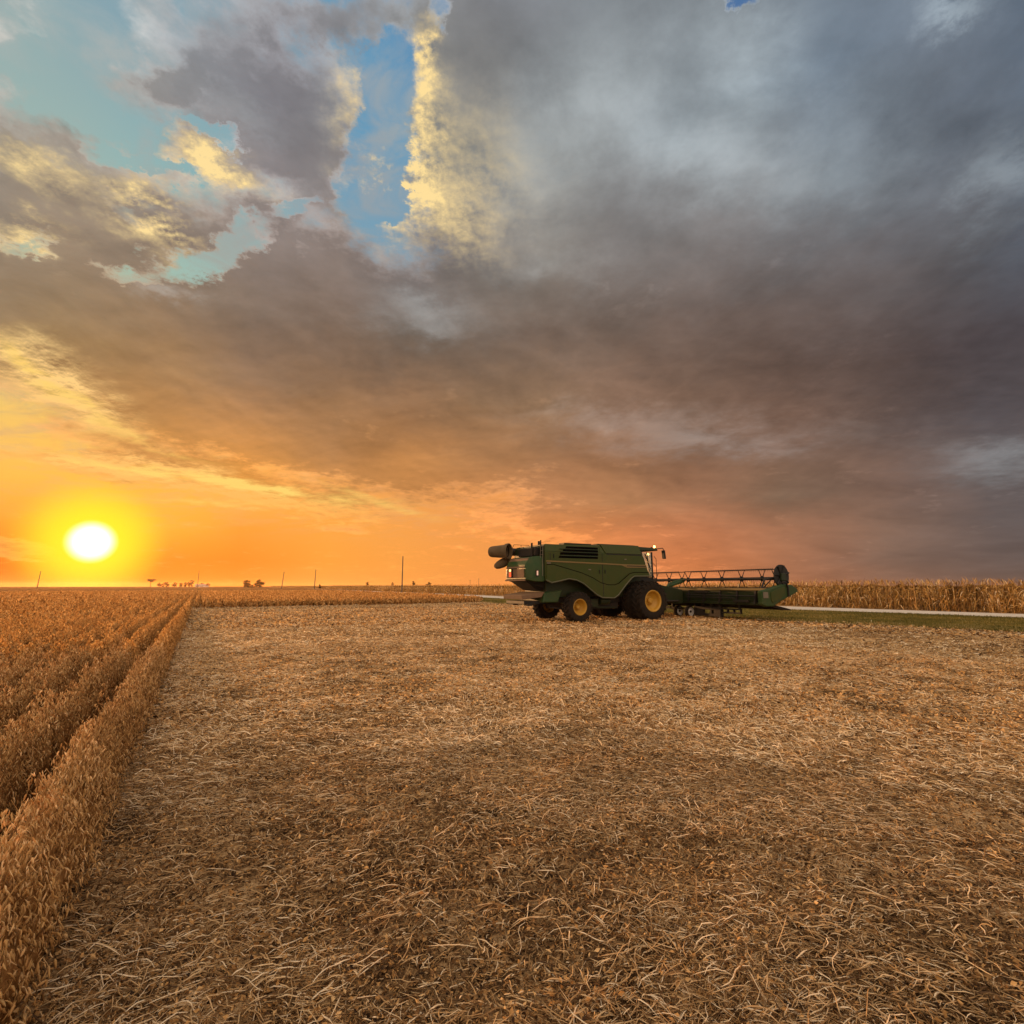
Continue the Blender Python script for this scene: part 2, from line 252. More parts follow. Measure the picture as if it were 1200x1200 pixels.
    # below the horizon: plain earth tone
    out = N.mix(N.rng(el, -0.4, -1.2), out, (0.12, 0.08, 0.05))
    bg = N.node('ShaderNodeBackground')
    nt.links.new(out, bg.inputs[0])
    bg.inputs[1].default_value = 1.0
    o = N.node('ShaderNodeOutputWorld')
    nt.links.new(bg.outputs[0], o.inputs[0])
    try:
        w.cycles.sampling_method = 'MANUAL'
        w.cycles.sample_map_resolution = 512
    except Exception:
        pass


build_sky()

# ------------------------------------------------------------------ helpers
rs = np.random.RandomState(7)

def tagit(o, label=None, cat=None, group=None, kind=None):
    for k, v in (('label', label), ('category', cat), ('group', group), ('kind', kind)):
        if v:
            o[k] = v
    return o

def link(name, me, mat=None, parent=None):
    o = bpy.data.objects.new(name, me)
    COL.objects.link(o)
    if mat:
        me.materials.append(mat)
    if parent:
        o.parent = parent
    return o

def np_mesh(name, verts, faces, tint=None, smooth=False):
    """verts (n,3), faces (m,k) with one k"""
    me = bpy.data.meshes.new(name)
    verts = np.ascontiguousarray(verts, dtype=np.float32).reshape(-1, 3)
    faces = np.ascontiguousarray(faces, dtype=np.int32)
    m, k = faces.shape
    me.vertices.add(len(verts))
    me.vertices.foreach_set('co', verts.ravel())
    me.loops.add(m * k)
    me.loops.foreach_set('vertex_index', faces.ravel())
    me.polygons.add(m)
    me.polygons.foreach_set('loop_start', np.arange(0, m * k, k, dtype=np.int32))
    me.polygons.foreach_set('use_smooth', np.full(m, smooth))
    if tint is not None:
        a = me.attributes.new('tint', 'FLOAT', 'POINT')
        a.data.foreach_set('value', np.ascontiguousarray(tint, dtype=np.float32).ravel())
    me.update(calc_edges=True)
    return me

class Bag:
    """collects vertex / face blocks of one face size"""
    def __init__(self):
        self.v, self.f, self.t, self.n = [], [], [], 0
    def add(self, v, f, t):
        v = v.reshape(-1, 3)
        self.v.append(v); self.f.append(f + self.n); self.t.append(np.broadcast_to(t, (len(v),)).astype(np.float32))
        self.n += len(v)
    def mesh(self, name, smooth=False):
        return np_mesh(name, np.concatenate(self.v), np.concatenate(self.f), np.concatenate(self.t), smooth)

def unit(a):
    return a / np.maximum(np.linalg.norm(a, axis=-1, keepdims=True), 1e-9)

def grid_faces(n, rings, sides, closed=True):
    """quads joining rings of each of n tubes"""
    base = np.arange(n)[:, None, None] * (rings * sides)
    r = np.arange(rings - 1)[None, :, None] * sides
    cnt = sides if closed else sides - 1
    s = np.arange(cnt)[None, None, :]
    s2 = (s + 1) % sides
    a = base + r + s; b = base + r + s2
    return np.stack([a, b, b + sides, a + sides], -1).reshape(-1, 4)

def vnoise(x, y, seed=0):
    """smooth value noise, about 0..1"""
    r = np.random.RandomState(seed); T = r.rand(256, 256)
    xi = np.floor(x).astype(int); yi = np.floor(y).astype(int)
    fx = x - xi; fy = y - yi
    fx = fx * fx * (3 - 2 * fx); fy = fy * fy * (3 - 2 * fy)
    g = lambda i, j: T[i % 256, j % 256]
    return (g(xi, yi) * (1 - fx) + g(xi + 1, yi) * fx) * (1 - fy) + (g(xi, yi + 1) * (1 - fx) + g(xi + 1, yi + 1) * fx) * fy

def fbm(x, y, seed=0, o=4):
    s = 0; a = .5; t = 0
    for i in range(o):
        s = s + a * vnoise(x * 2 ** i, y * 2 ** i, seed + i); t += a; a *= .5
    return s / t

def new_mat(name):
    m = bpy.data.materials.new(name)
    m.use_nodes = True
    m.node_tree.nodes.clear()
    return m, Net(m.node_tree)

def finish(m, N, shader):
    o = N.node('ShaderNodeOutputMaterial')
    m.node_tree.links.new(shader, o.inputs[0])
    return m

def principled(N, col, rough=0.6, metal=0.0, spec=0.5, bump=None, bs=0.3, bd=0.01, coat=0.0):
    b = N.node('ShaderNodeBsdfPrincipled')
    N._in(b.inputs['Base Color'], col if isinstance(col, bpy.types.NodeSocket) else (*col, 1))
    N._in(b.inputs['Roughness'], rough)
    N._in(b.inputs['Metallic'], metal)
    b.inputs['Specular IOR Level'].default_value = spec
    b.inputs['Coat Weight'].default_value = coat
    if bump is not None:
        bn = N.node('ShaderNodeBump')
        bn.inputs['Strength'].default_value = bs
        bn.inputs['Distance'].default_value = bd
        N._in(bn.inputs['Height'], bump)
        N.nt.links.new(bn.outputs[0], b.inputs['Normal'])
    return b.outputs[0]

def plant_mat(name, stops, trans=0.35, rough=0.6, spec=0.3, boost=1.4):
    m, N = new_mat(name)
    a = N.node('ShaderNodeAttribute', attribute_name='tint').outputs['Fac']
    pos = N.node('ShaderNodeNewGeometry').outputs['Position']
    nz = N.noise(pos, 60.0, 2, 0.6)[0]
    c = N.ramp(N.m('ADD', a, N.m('MULTIPLY', N.m('SUBTRACT', nz, 0.5), 0.35)), stops)
    p = principled(N, c, rough, spec=spec)
    t = N.node('ShaderNodeBsdfTranslucent')
    N._in(t.inputs[0], N.mix(1.0, c, (boost, boost * 0.9, boost * 0.7), 'MULTIPLY'))
    mx = N.node('ShaderNodeMixShader')
    mx.inputs[0].default_value = trans
    N.nt.links.new(p, mx.inputs[1]); N.nt.links.new(t.outputs[0], mx.inputs[2])
    return finish(m, N, mx.outputs[0])

M_STRAW = plant_mat('straw', [(0.0, (.10, .05, .018)), (.28, (.29, .16, .058)), (.55, (.54, .35, .16)), (.82, (.73, .54, .30)), (1.0, (.86, .73, .52))], .25, .55, .35)
M_LITTER = plant_mat('chaff', [(0.0, (.03, .016, .008)), (.34, (.20, .105, .040)), (.65, (.54, .31, .115)), (1.0, (.76, .51, .24))], .25, .7, .2)
M_POD = plant_mat('soy_pod', [(0.0, (.15, .07, .02)), (.3, (.40, .22, .075)), (.65, (.64, .41, .16)), (1.0, (.82, .62, .34))], .30, .55, .3)
M_SOYFAR = plant_mat('soy_far', [(0.0, (.12, .055, .016)), (.3, (.36, .185, .06)), (.65, (.58, .34, .12)), (1.0, (.76, .52, .24))], .34, .7, .15)
M_CORN = plant_mat('dry_corn', [(0.0, (.06, .03, .01)), (.3, (.24, .125, .030)), (.6, (.50, .29, .075)), (.85, (.70, .46, .17)), (1.0, (.85, .70, .45))], .30, .6, .3)
M_GRASS = plant_mat('verge_blades', [(0.0, (.045, .045, .010)), (.5, (.115, .105, .022)), (.8, (.20, .16, .04)), (1.0, (.36, .27, .11))], .25, .6, .2)

def wpos(N):
    return N.node('ShaderNodeNewGeometry').outputs['Position']

# ground: chopped bean straw over dark soil
def ground_mat():
    m, N = new_mat('straw_covered_soil')
    p = wpos(N)
    big = N.noise(p, 0.16, 4, 0.55)[0]
    mid = N.noise(p, 1.3, 5, 0.6, 0.4)[0]
    # straw lies a little along the rows: stretch the fine grain
    rot = N.node('ShaderNodeVectorRotate', rotation_type='Z_AXIS')
    N._in(rot.inputs['Vector'], p); rot.inputs['Angle'].default_value = R(31)
    st = N.v('MULTIPLY', rot.outputs[0], (1.0, 0.55, 1.0))
    fine = N.noise(st, 9.0, 7, 0.72, 1.2)[0]
    grit = N.noise(p, 45.0, 4, 0.7, 0.8)[0]
    f = N.m('ADD', N.m('MULTIPLY', fine, 0.8), N.m('MULTIPLY', grit, 0.45))
    f = N.m('ADD', f, N.m('MULTIPLY', N.m('SUBTRACT', mid, 0.5), 0.55))
    f = N.m('ADD', f, N.m('MULTIPLY', N.m('SUBTRACT', big, 0.5), 0.35))
    c = N.ramp(f, [(0.42, (.025, .015, .009)), (0.54, (.12, .07, .034)), (0.65, (.36, .23, .11)), (0.77, (.60, .42, .23)), (0.93, (.74, .58, .37))])
    h = N.m('ADD', N.m('MULTIPLY', fine, 0.7), N.m('MULTIPLY', mid, 1.2))
    return finish(m, N, principled(N, c, 1.0, spec=0.0, bump=h, bs=0.9, bd=0.05))

def simple_noise_mat(name, stops, scale, rough=0.9, bs=0.5, bd=0.02, det=6, spec=0.0, stretch=None):
    m, N = new_mat(name)
    p = wpos(N)
    if stretch:
        p = N.v('MULTIPLY', p, stretch)
    n = N.noise(p, scale, det, 0.62, 0.3)[0]
    n2 = N.noise(p, scale * 0.12, 3, 0.5)[0]
    f = N.m('ADD', n, N.m('MULTIPLY', N.m('SUBTRACT', n2, 0.5), 0.5))
    c = N.ramp(f, stops)
    return finish(m, N, principled(N, c, rough, spec=spec, bump=n, bs=bs, bd=bd))

M_GROUND = ground_mat()
M_GRAVEL = simple_noise_mat('pale_gravel', [(.3, (.36, .32, .27)), (.5, (.50, .46, .40)), (.7, (.64, .60, .54))], 14, .95, .5, .02)
M_VERGE = simple_noise_mat('short_grass_ground', [(.3, (.045, .040, .010)), (.5, (.11, .095, .022)), (.64, (.19, .15, .04)), (.8, (.32, .23, .09))], 4.0, .95, .6, .04)
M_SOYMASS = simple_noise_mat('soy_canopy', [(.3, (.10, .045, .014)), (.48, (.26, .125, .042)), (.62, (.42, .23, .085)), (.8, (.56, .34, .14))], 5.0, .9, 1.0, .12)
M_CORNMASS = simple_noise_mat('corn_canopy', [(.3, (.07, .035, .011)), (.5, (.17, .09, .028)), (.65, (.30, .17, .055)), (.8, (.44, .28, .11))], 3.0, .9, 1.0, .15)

# ------------------------------------------------------------------ setting geometry
ROW_AZ = R(-31.1)
D = np.array([math.sin(ROW_AZ), math.cos(ROW_AZ)])     # along the bean rows, away from the camera
NL = np.array([-D[1], D[0]])                           # to the left of the rows
ROW0, PITCH = 0.645, 0.56

CORN_EDGE = [(112, -75), (60, -12), (41.0, 20.0), (32.8, 33.2), (29.4, 40.4), (24.3, 49.3), (-1.2, 98.0), (-31, 155), (-122, 335), (-420, 900)]
ROAD_FAR = [(110, -76), (58.5, -12.5), (40.0, 19.6), (32.1, 32.7), (28.2, 38.6), (22.3, 47.2), (-1.7, 88.5), (-7.2, 102.4), (-33, 153), (-124, 333), (-425, 900)]
ROAD_NEAR = [(105, -80), (54.0, -15.0), (36.0, 15.6), (28.3, 28.9), (24.6, 34.4), (18.9, 41.3), (-1.4, 73.8), (-8.5, 88.5), (-38, 150), (-128, 330), (-430, 898)]
GRASS_NEAR = [(97, -87), (46.0, -20.5), (27.6, 9.0), (20.6, 21.1), (17.8, 24.6), (13.2, 29.2), (-1.2, 55.4), (-8.6, 73.0), (-40, 147), (-131, 327), (-434, 895)]
FRONT = [(-27.6, 42.0), (-19.8, 47.2), (-12.7, 51.5), (-3.9, 58.8), (-1.9, 63.0), (-6.2, 73.0)]   # where the cut field ends against standing beans

def strip(name, A, B, z, mat):
    """ribbon between two polylines with the same number of points"""
    sub = 6
    def dens(P):
        P = np.array(P, float); out = []
        for i in range(len(P) - 1):
            for k in range(sub):
                out.append(P[i] + (P[i + 1] - P[i]) * k / sub)
        out.append(P[-1]); return np.array(out)
    A, B = dens(A), dens(B)
    wob = (fbm(np.arange(len(A)) * .35, np.zeros(len(A)), 31) - .5) * .7
    A = A + wob[:, None] * .5
    n = len(A); v = []
    for t in (0, .5, 1):
        P = A + (B - A) * t
        v.append(np.column_stack([P, np.full(n, z)]))
    v = np.concatenate(v); i = np.arange(n - 1)
    f = np.concatenate([np.column_stack([i + r * n, i + 1 + r * n, i + 1 + (r + 1) * n, i + (r + 1) * n]) for r in (0, 1)])
    return link(name, np_mesh(name, v, f), mat)

def relief(x, y):
    """low heaps and hollows of the straw-covered soil"""
    d = np.hypot(x, y)
    h = .075 * (fbm(x * 1.9 + 40, y * 1.9 + 40, 61, 3) - .5) + .050 * (fbm(x * 6.3 + 90, y * 6.3 + 90, 62, 3) - .5)
    return h * np.clip((75 - d) / 30, 0, 1)

def ground_mesh():
    rad = np.r_[.35 * (75 / .35) ** np.linspace(0, 1, 430), 75 * (2600 / 75) ** np.linspace(.06, 1, 16)]
    az = np.radians(np.r_[np.linspace(-70, 70, 760), np.linspace(70, 290, 60)[1:-1]])
    n0, n1 = len(rad), len(az)
    Rr, Az = np.meshgrid(rad, az, indexing='ij')
    X = Rr * np.sin(Az); Y = Rr * np.cos(Az)
    V = np.stack([X, Y, relief(X, Y)], -1).reshape(-1, 3)
    i = np.arange(n0 - 1)[:, None] * n1; k = np.arange(n1)[None]; k2 = (k + 1) % n1
    F = np.stack([i + k, i + n1 + k, i + n1 + k2, i + k2], -1).reshape(-1, 4)
    V = np.concatenate([V, [[0, 0, 0]]]); c = len(V) - 1
    kk = np.arange(0, n1 - 1, 2); F = np.concatenate([F, np.stack([np.full(len(kk), c), kk, kk + 1, (kk + 2) % n1], -1)])
    return np_mesh('ground', V, F, None, True)
g = link('ground', ground_mesh(), M_GROUND)
g['kind'] = 'structure'
def same(A, B):
    if len(A) == len(B):
        return A, B
    P = np.array(B, float); seg = np.r_[0, np.cumsum(np.linalg.norm(np.diff(P, axis=0), axis=1))]
    Q = np.array(A, float); sq = np.r_[0, np.cumsum(np.linalg.norm(np.diff(Q, axis=0), axis=1))]
    t = sq / sq[-1] * seg[-1]
    return A, [(np.interp(x, seg, P[:, 0]), np.interp(x, seg, P[:, 1])) for x in t]
vg = strip('verge', GRASS_NEAR, CORN_EDGE + [(-421, 901)] if False else ROAD_FAR, 0.045, M_VERGE)
vg['kind'] = 'structure'
rd = strip('road', ROAD_NEAR, ROAD_FAR, 0.075, M_GRAVEL)
rd['kind'] = 'structure'

# ------------------------------------------------------------------ straw on the ground
def place_ring(n, r0, r1, az0, az1, power, seed):
    r = np.random.RandomState(seed)
    u = r.rand(n)
    e = 2 - power
    rad = (r0 ** e + u * (r1 ** e - r0 ** e)) ** (1 / e)
    az = np.radians(az0 + r.rand(n) * (az1 - az0))
    return rad * np.sin(az), rad * np.cos(az), rad

def row_coords(x, y):
    return x * NL[0] + y * NL[1], x * D[0] + y * D[1]     # (left offset, along)

def front_side(x, y):
    """True where the field is already cut"""
    s, t = row_coords(x, y)
    fs = []; ft = []
    for px_, py_ in FRONT:
        a, b = row_coords(px_, py_); fs.append(a); ft.append(b)
    o = np.argsort(fs)
    ed = np.interp(s, np.array(fs)[o], np.array(ft)[o], right=1e6)
    return (s < ROW0 - PITCH * .42) & ((t < ed) | (s < min(fs)))

def on_verge(x, y):
    P = np.array(GRASS_NEAR)
    yy = np.interp(x, P[::-1, 0], P[::-1, 1])
    return y > yy + (fbm(x * .5, y * .5, 77) - .5) * 3

def straws(bag, n, r0, r1, power, seed, lmin, lmax, rad0, rad1, segs, sides, lift, az=(-62, 58)):
    x, y, d = place_ring(n, r0, r1, *az, power, seed)
    k = front_side(x, y) & ~on_verge(x, y)
    # straw collects in drifts
    dn = fbm(x * 1.1, y * 1.1, seed + 3)
    r = np.random.RandomState(seed + 1)
    k &= r.rand(n) < np.clip((dn - .25) * 2.6, .25, 1)
    x, y, d, dn = x[k], y[k], d[k], dn[k]; n = len(x)
    L = lmin + (lmax - lmin) * r.rand(n) ** 1.8
    az = r.rand(n) * 2 * np.pi
    # a mild common lay across the field
    lay = math.pi * fbm(x * .25, y * .25, 5) * 2
    az = np.where(r.rand(n) < .35, lay + r.randn(n) * .5, az)
    tilt = np.abs(r.randn(n)) * .10 * lift
    tilt = np.where(r.rand(n) < .03, .4 + r.rand(n) * .6, tilt)
    dr = np.stack([np.cos(az) * np.cos(tilt), np.sin(az) * np.cos(tilt), np.sin(tilt)], -1)
    side = np.stack([-np.sin(az), np.cos(az), 0 * az], -1)
    upv = np.array([0, 0, 1.0])
    cb = r.randn(n) * .26; ca = np.abs(r.randn(n)) * .09 * lift; s3 = r.randn(n) * .045
    rad = (rad0 + (rad1 - rad0) * r.rand(n)) 
    z0 = .003 + r.rand(n) ** 2 * .045 * lift; zg = relief(x, y)
    t = np.linspace(0, 1, segs + 1)
    P = np.stack([x, y, z0 + zg], -1)[:, None] + dr[:, None] * (L[:, None] * t)[..., None] \
        + side[:, None] * (L[:, None] * (cb[:, None] * t * t + s3[:, None] * np.sin(t * 6.28)))[..., None] \
        + upv * (L[:, None] * ca[:, None] * 4 * t * (1 - t))[..., None]
    tint = np.clip((.40 if r1 < 8 else .50) + r.randn(n) * .36 + (dn - .5) * .4 + z0 * 5, 0, 1)
    if sides == 2:
        w = unit(side + upv * (r.randn(n) * .8)[:, None])[:, None, None] * np.array([-1, 1])[None, None, :, None]
        V = P[:, :, None] + w * rad[:, None, None, None]
        F = grid_faces(n, segs + 1, 2, False)
    else:
        ang = np.arange(3) * 2 * np.pi / 3
        off = side[:, None] * np.cos(ang)[None, :, None] + upv * np.sin(ang)[None, :, None]
        taper = np.ones(segs + 1); taper[-1] = .35; taper[0] = .6
        V = P[:, :, None] + off[:, None] * (rad[:, None] * taper[None])[..., None, None]
        F = grid_faces(n, segs + 1, 3)
    bag.add(V, F, np.repeat(tint, V.shape[1] * V.shape[2]))

def flakes(bag, n, r0, r1, power, seed, s0, s1, zmax, az=(-62, 58)):
    x, y, d = place_ring(n, r0, r1, *az, power, seed)
    k = (front_side(x, y) | (d < 11)) & ~on_verge(x, y)
    x, y = x[k], y[k]; n = len(x)
    r = np.random.RandomState(seed + 9)
    pn = .5 * fbm(x * .9, y * .9, 41) + .5 * fbm(x * 4.5, y * 4.5, 43)
    sz = s0 + (s1 - s0) * r.rand(n) ** 2
    a = unit(r.randn(n, 3) * [1, 1, .45]); b = unit(np.cross(a, r.randn(n, 3)))
    c = np.stack([x, y, relief(x, y) + .004 + r.rand(n) ** 2 * zmax], -1)
    asp = .25 + r.rand(n) * .45
    A = a * sz[:, None]; B = b * (sz * asp)[:, None]
    bend = np.cross(a, b) * (sz * .25)[:, None]
    V = np.stack([c - A, c - B + bend, c + A, c + B + bend], 1)
    tint = np.clip((.33 if r1 < 10 else .42) + r.randn(n) * .32 + (pn - .5) * 1.0 + (c[:, 2] - relief(x, y)) * 3, 0, 1)
    bag.add(V, (np.arange(n)[:, None] * 4 + np.arange(4)), np.repeat(tint, 4))

DENS = 1.0
b = Bag()
straws(b, int(190000 * DENS), 1.7, 7.0, .75, 101, .015, .14, .0012, .0036, 3, 3, .85)
straws(b, int(8000 * DENS), 1.7, 6.5, .75, 111, .08, .24, .0014, .0034, 5, 3, .9)
o = link('bean_straw', b.mesh('bean_straw', True), M_STRAW)
tagit(o, 'loose pale bean straw lying over the cut field nearest the camera', 'straw', kind='stuff')
b = Bag()
straws(b, int(260000 * DENS), 6.0, 19.0, 1.35, 202, .025, .15, .0020, .0050, 2, 2, 1.2)
straws(b, int(150000 * DENS), 17.0, 60.0, 1.7, 203, .05, .18, .005, .012, 2, 2, 1.6)
o = link('field_straw', b.mesh('field_straw'), M_STRAW)
tagit(o, 'matted straw covering the cut field out to the standing crop', 'straw', kind='stuff')
b = Bag()
flakes(b, int(280000 * DENS), 1.7, 9.0, .9, 301, .004, .019, .040)
flakes(b, int(150000 * DENS), 8.0, 26.0, 1.4, 302, .010, .038, .06)
flakes(b, int(90000 * DENS), 25.0, 70.0, 1.7, 303, .03, .09, .09)
o = link('chaff', b.mesh('chaff'), M_LITTER)
tagit(o, 'orange brown chaff and leaf scraps strewn between the straw', 'chaff', kind='stuff')

# ------------------------------------------------------------------ standing soybeans
def pods(bag, C, A, L, W, tint, r, fine):
    """pods centred at C with axis A"""
    n = len(C)
    s = unit(np.cross(A, r.randn(n, 3))); q = np.cross(A, s)
    if fine:
        ts = np.array([0, .22, .62, 1.0]); rr = np.array([.12, 1.0, .82, .08])
        bow = np.array([0, .5, .45, 0])
        P = C[:, None] + A[:, None] * (L[:, None] * (ts - .5))[..., None] + q[:, None] * (L[:, None] * .14 * bow)[..., None]
        ang = np.arange(4) * np.pi / 2
        off = s[:, None] * np.cos(ang)[None, :, None] + q[:, None] * (.55 * np.sin(ang))[None, :, None]
        V = P[:, :, None] + off[:, None] * (W[:, None] * rr[None] * .5)[..., None, None]
        bag.add(V, grid_faces(n, 4, 4), np.repeat(tint, 16))
    else:
        a = A * (L * .5)[:, None]; b_ = s * (W * .5)[:, None]; k = q * (W * .35)[:, None]
        V = np.stack([C - a, C - b_ + k, C + a, C + b_ + k], 1)
        bag.add(V, np.arange(n)[:, None] * 4 + np.arange(4), np.repeat(tint, 4))

def row_stretches(smin, smax, keep, step):
    """plant feet on the rows where keep(x, y) holds"""
    X, Y = [], []
    for i in range(int(math.floor((smin - ROW0) / PITCH)), int(math.ceil((smax - ROW0) / PITCH)) + 1):
        s = ROW0 + i * PITCH
        t = np.arange(-2.0, 160.0, step) + rs.rand() * step
        x = s * NL[0] + t * D[0]; y = s * NL[1] + t * D[1]
        k = keep(x, y, s, t)
        X.append(x[k]); Y.append(y[k])
    return np.concatenate(X), np.concatenate(Y)

def cam_az(x, y):
    return np.degrees(np.arctan2(x, y))

def soy_band(bag, r0, r1, step, npod, fine, L0, L1, W0, W1, seed, smax, azmin=-66, smin=None):
    r = np.random.RandomState(seed)
    def keep(x, y, s, t):
        d = np.hypot(x, y); a = cam_az(x, y)
        return (d >= r0) & (d < r1) & (a > azmin) & (a < 8) & (y > -1.2) & ~front_side(x, y) & ~on_verge(x, y)
    x, y = row_stretches(ROW0 if smin is None else smin, smax, keep, step)
    n = len(x)
    ht = (.60 + .16 * (fbm(x * .8, y * .8, 9) - .5) + r.randn(n) * .10) 
    cnt = npod
    lean = r.randn(n, 2) * .05
    w = np.where(x * NL[0] + y * NL[1] < ROW0 + .2, .155, .118) + .08 * (fbm(x * 2.6, y * 2.6, 15) - .5) * 2
    idx = np.repeat(np.arange(n), cnt); k = len(idx)
    h = r.rand(k) ** .8
    z = .05 + h * (ht[idx] - .05)
    ang = r.rand(k) * 2 * np.pi
    rad = (w[idx] * (.45 + .75 * np.sin(np.clip(h * .9 + .25, 0, 1) * np.pi) ** .6)) * np.sqrt(r.rand(k)) * 1.25
    rad = np.where(h > .9, rad * .45, rad)
    px_ = x[idx] + lean[idx, 0] * h + np.cos(ang) * rad
    py_ = y[idx] + lean[idx, 1] * h + np.sin(ang) * rad
    C = np.stack([px_, py_, z], -1)
    A = unit(np.stack([np.cos(ang) * .55, np.sin(ang) * .55, np.where(r.rand(k) < .6, -1.5, 1.3)], -1) + r.randn(k, 3) * .35)
    L = L0 + (L1 - L0) * r.rand(k); W = W0 + (W1 - W0) * r.rand(k)
    tint = np.clip(.46 + r.randn(k) * .27 + (fbm(px_ * 2, py_ * 2, 21) - .5) * .5 + (h - .5) * .15, 0, 1)
    pods(bag, C, A, L, W, tint, r, fine)
    return x, y, ht, lean

def stems(bag, x, y, ht, lean, r, rad=.003):
    n = len(x); t = np.linspace(0, 1, 3)
    P = np.stack([x[:, None] + lean[:, :1] * t, y[:, None] + lean[:, 1:] * t, ht[:, None] * (t * .98)], -1)
    ang = np.arange(3) * 2 * np.pi / 3
    off = np.stack([np.cos(ang), np.sin(ang), 0 * ang], -1)
    V = P[:, :, None] + off[None, None] * (rad * np.array([1.2, .9, .5]))[None, :, None, None]
    bag.add(V, grid_faces(n, 3, 3), np.repeat(.3 + .3 * r.rand(n), 9))
    # side branches
    m = 4; idx = np.repeat(np.arange(n), m); k = len(idx)
    h = .15 + .6 * r.rand(k); an = r.rand(k) * 6.283; ln = .12 + .14 * r.rand(k)
    b0 = np.stack([x[idx] + lean[idx, 0] * h, y[idx] + lean[idx, 1] * h, ht[idx] * h], -1)
    dv = np.stack([np.cos(an) * .5, np.sin(an) * .5, .75 + 0 * an], -1) * ln[:, None]
    P = b0[:, None] + dv[:, None] * np.array([0, .5, 1])[None, :, None]
    V = P[:, :, None] + off[None, None] * rad * .6
    bag.add(V, grid_faces(k, 3, 3), np.repeat(.35 + .3 * r.rand(k), 9))

b = Bag(); r_ = np.random.RandomState(3)
q_ = soy_band(b, 0.0, 6.5, .042, 190, True, .026, .050, .007, .0125, 400, 9.0); stems(b, *q_, r_)
q_ = soy_band(b, 6.5, 13.0, .055, 105, True, .032, .055, .009, .016, 401, 14.0); stems(b, *q_, r_)
o = link('soybean_rows', b.mesh('soybean_rows', True), M_POD)
tagit(o, 'ripe leafless soybean rows hung with tan pods beside the cut ground', 'soybean crop', kind='stuff')
b = Bag()
soy_band(b, 13.0, 26.0, .09, 110, False, .035, .065, .015, .028, 402, 22.0)
soy_band(b, 26.0, 50.0, .17, 44, False, .07, .12, .035, .06, 403, 40.0, smin=-30)
soy_band(b, 50.0, 90.0, .35, 22, False, .16, .26, .08, .13, 404, 60.0, azmin=-56, smin=-52)
soy_band(b, 90.0, 158.0, .8, 14, False, .28, .45, .13, .20, 405, 110.0, azmin=-52, smin=-90)
o = link('soybean_field', b.mesh('soybean_field'), M_SOYFAR)
tagit(o, 'standing soybean field running to the horizon under the sun', 'soybean field', kind='stuff')

# dense core of every row, so that the rows are not see-through
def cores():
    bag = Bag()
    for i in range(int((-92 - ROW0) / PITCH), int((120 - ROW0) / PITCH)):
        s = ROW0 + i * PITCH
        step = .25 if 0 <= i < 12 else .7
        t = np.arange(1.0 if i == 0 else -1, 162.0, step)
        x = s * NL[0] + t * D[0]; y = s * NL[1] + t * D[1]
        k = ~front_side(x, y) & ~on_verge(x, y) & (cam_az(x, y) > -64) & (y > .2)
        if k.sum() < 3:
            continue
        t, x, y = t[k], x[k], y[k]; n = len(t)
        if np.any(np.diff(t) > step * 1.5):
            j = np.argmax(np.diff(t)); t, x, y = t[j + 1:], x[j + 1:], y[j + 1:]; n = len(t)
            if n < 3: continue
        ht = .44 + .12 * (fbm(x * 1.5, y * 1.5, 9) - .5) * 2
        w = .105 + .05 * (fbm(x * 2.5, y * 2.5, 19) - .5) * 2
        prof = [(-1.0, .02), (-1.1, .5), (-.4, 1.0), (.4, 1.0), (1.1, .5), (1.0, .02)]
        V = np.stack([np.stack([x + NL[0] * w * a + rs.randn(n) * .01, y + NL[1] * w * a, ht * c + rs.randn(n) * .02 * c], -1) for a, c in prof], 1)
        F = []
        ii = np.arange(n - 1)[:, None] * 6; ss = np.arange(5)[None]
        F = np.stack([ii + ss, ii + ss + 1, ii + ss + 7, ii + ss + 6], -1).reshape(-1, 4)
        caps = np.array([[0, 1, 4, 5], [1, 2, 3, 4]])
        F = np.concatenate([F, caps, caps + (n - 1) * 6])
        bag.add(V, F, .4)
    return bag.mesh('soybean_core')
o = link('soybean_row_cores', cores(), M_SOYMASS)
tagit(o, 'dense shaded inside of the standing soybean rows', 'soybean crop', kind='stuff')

# far canopy: beyond 150 m the tops close into one rough sheet
def canopy(name, inside, z0, amp, mat, rmin, rmax, label, cat, az0=-75, az1=75, seed=0):
    rad = rmin * (rmax / rmin) ** np.linspace(0, 1, 70)
    az = np.radians(np.linspace(az0, az1, 340))
    Rr, Az = np.meshgrid(rad, az, indexing='ij')
    X = Rr * np.sin(Az); Y = Rr * np.cos(Az)
    Z = z0 + amp * (fbm(X * .35, Y * .35, seed) - .5) * 2
    ok = inside(X, Y)
    n0, n1 = X.shape
    idx = np.arange(n0 * n1).reshape(n0, n1)
    q = ok[:-1, :-1] & ok[1:, :-1] & ok[:-1, 1:] & ok[1:, 1:]
    F = np.stack([idx[:-1, :-1], idx[1:, :-1], idx[1:, 1:], idx[:-1, 1:]], -1)[q]
    used = np.unique(F); mp = np.full(n0 * n1, -1); mp[used] = np.arange(len(used))
    V = np.stack([X, Y, Z], -1).reshape(-1, 3)[used]
    o = link(name, np_mesh(name, V, mp[F], np.full(len(V), .5)), mat)
    tagit(o, label, cat, kind='stuff')
    return o

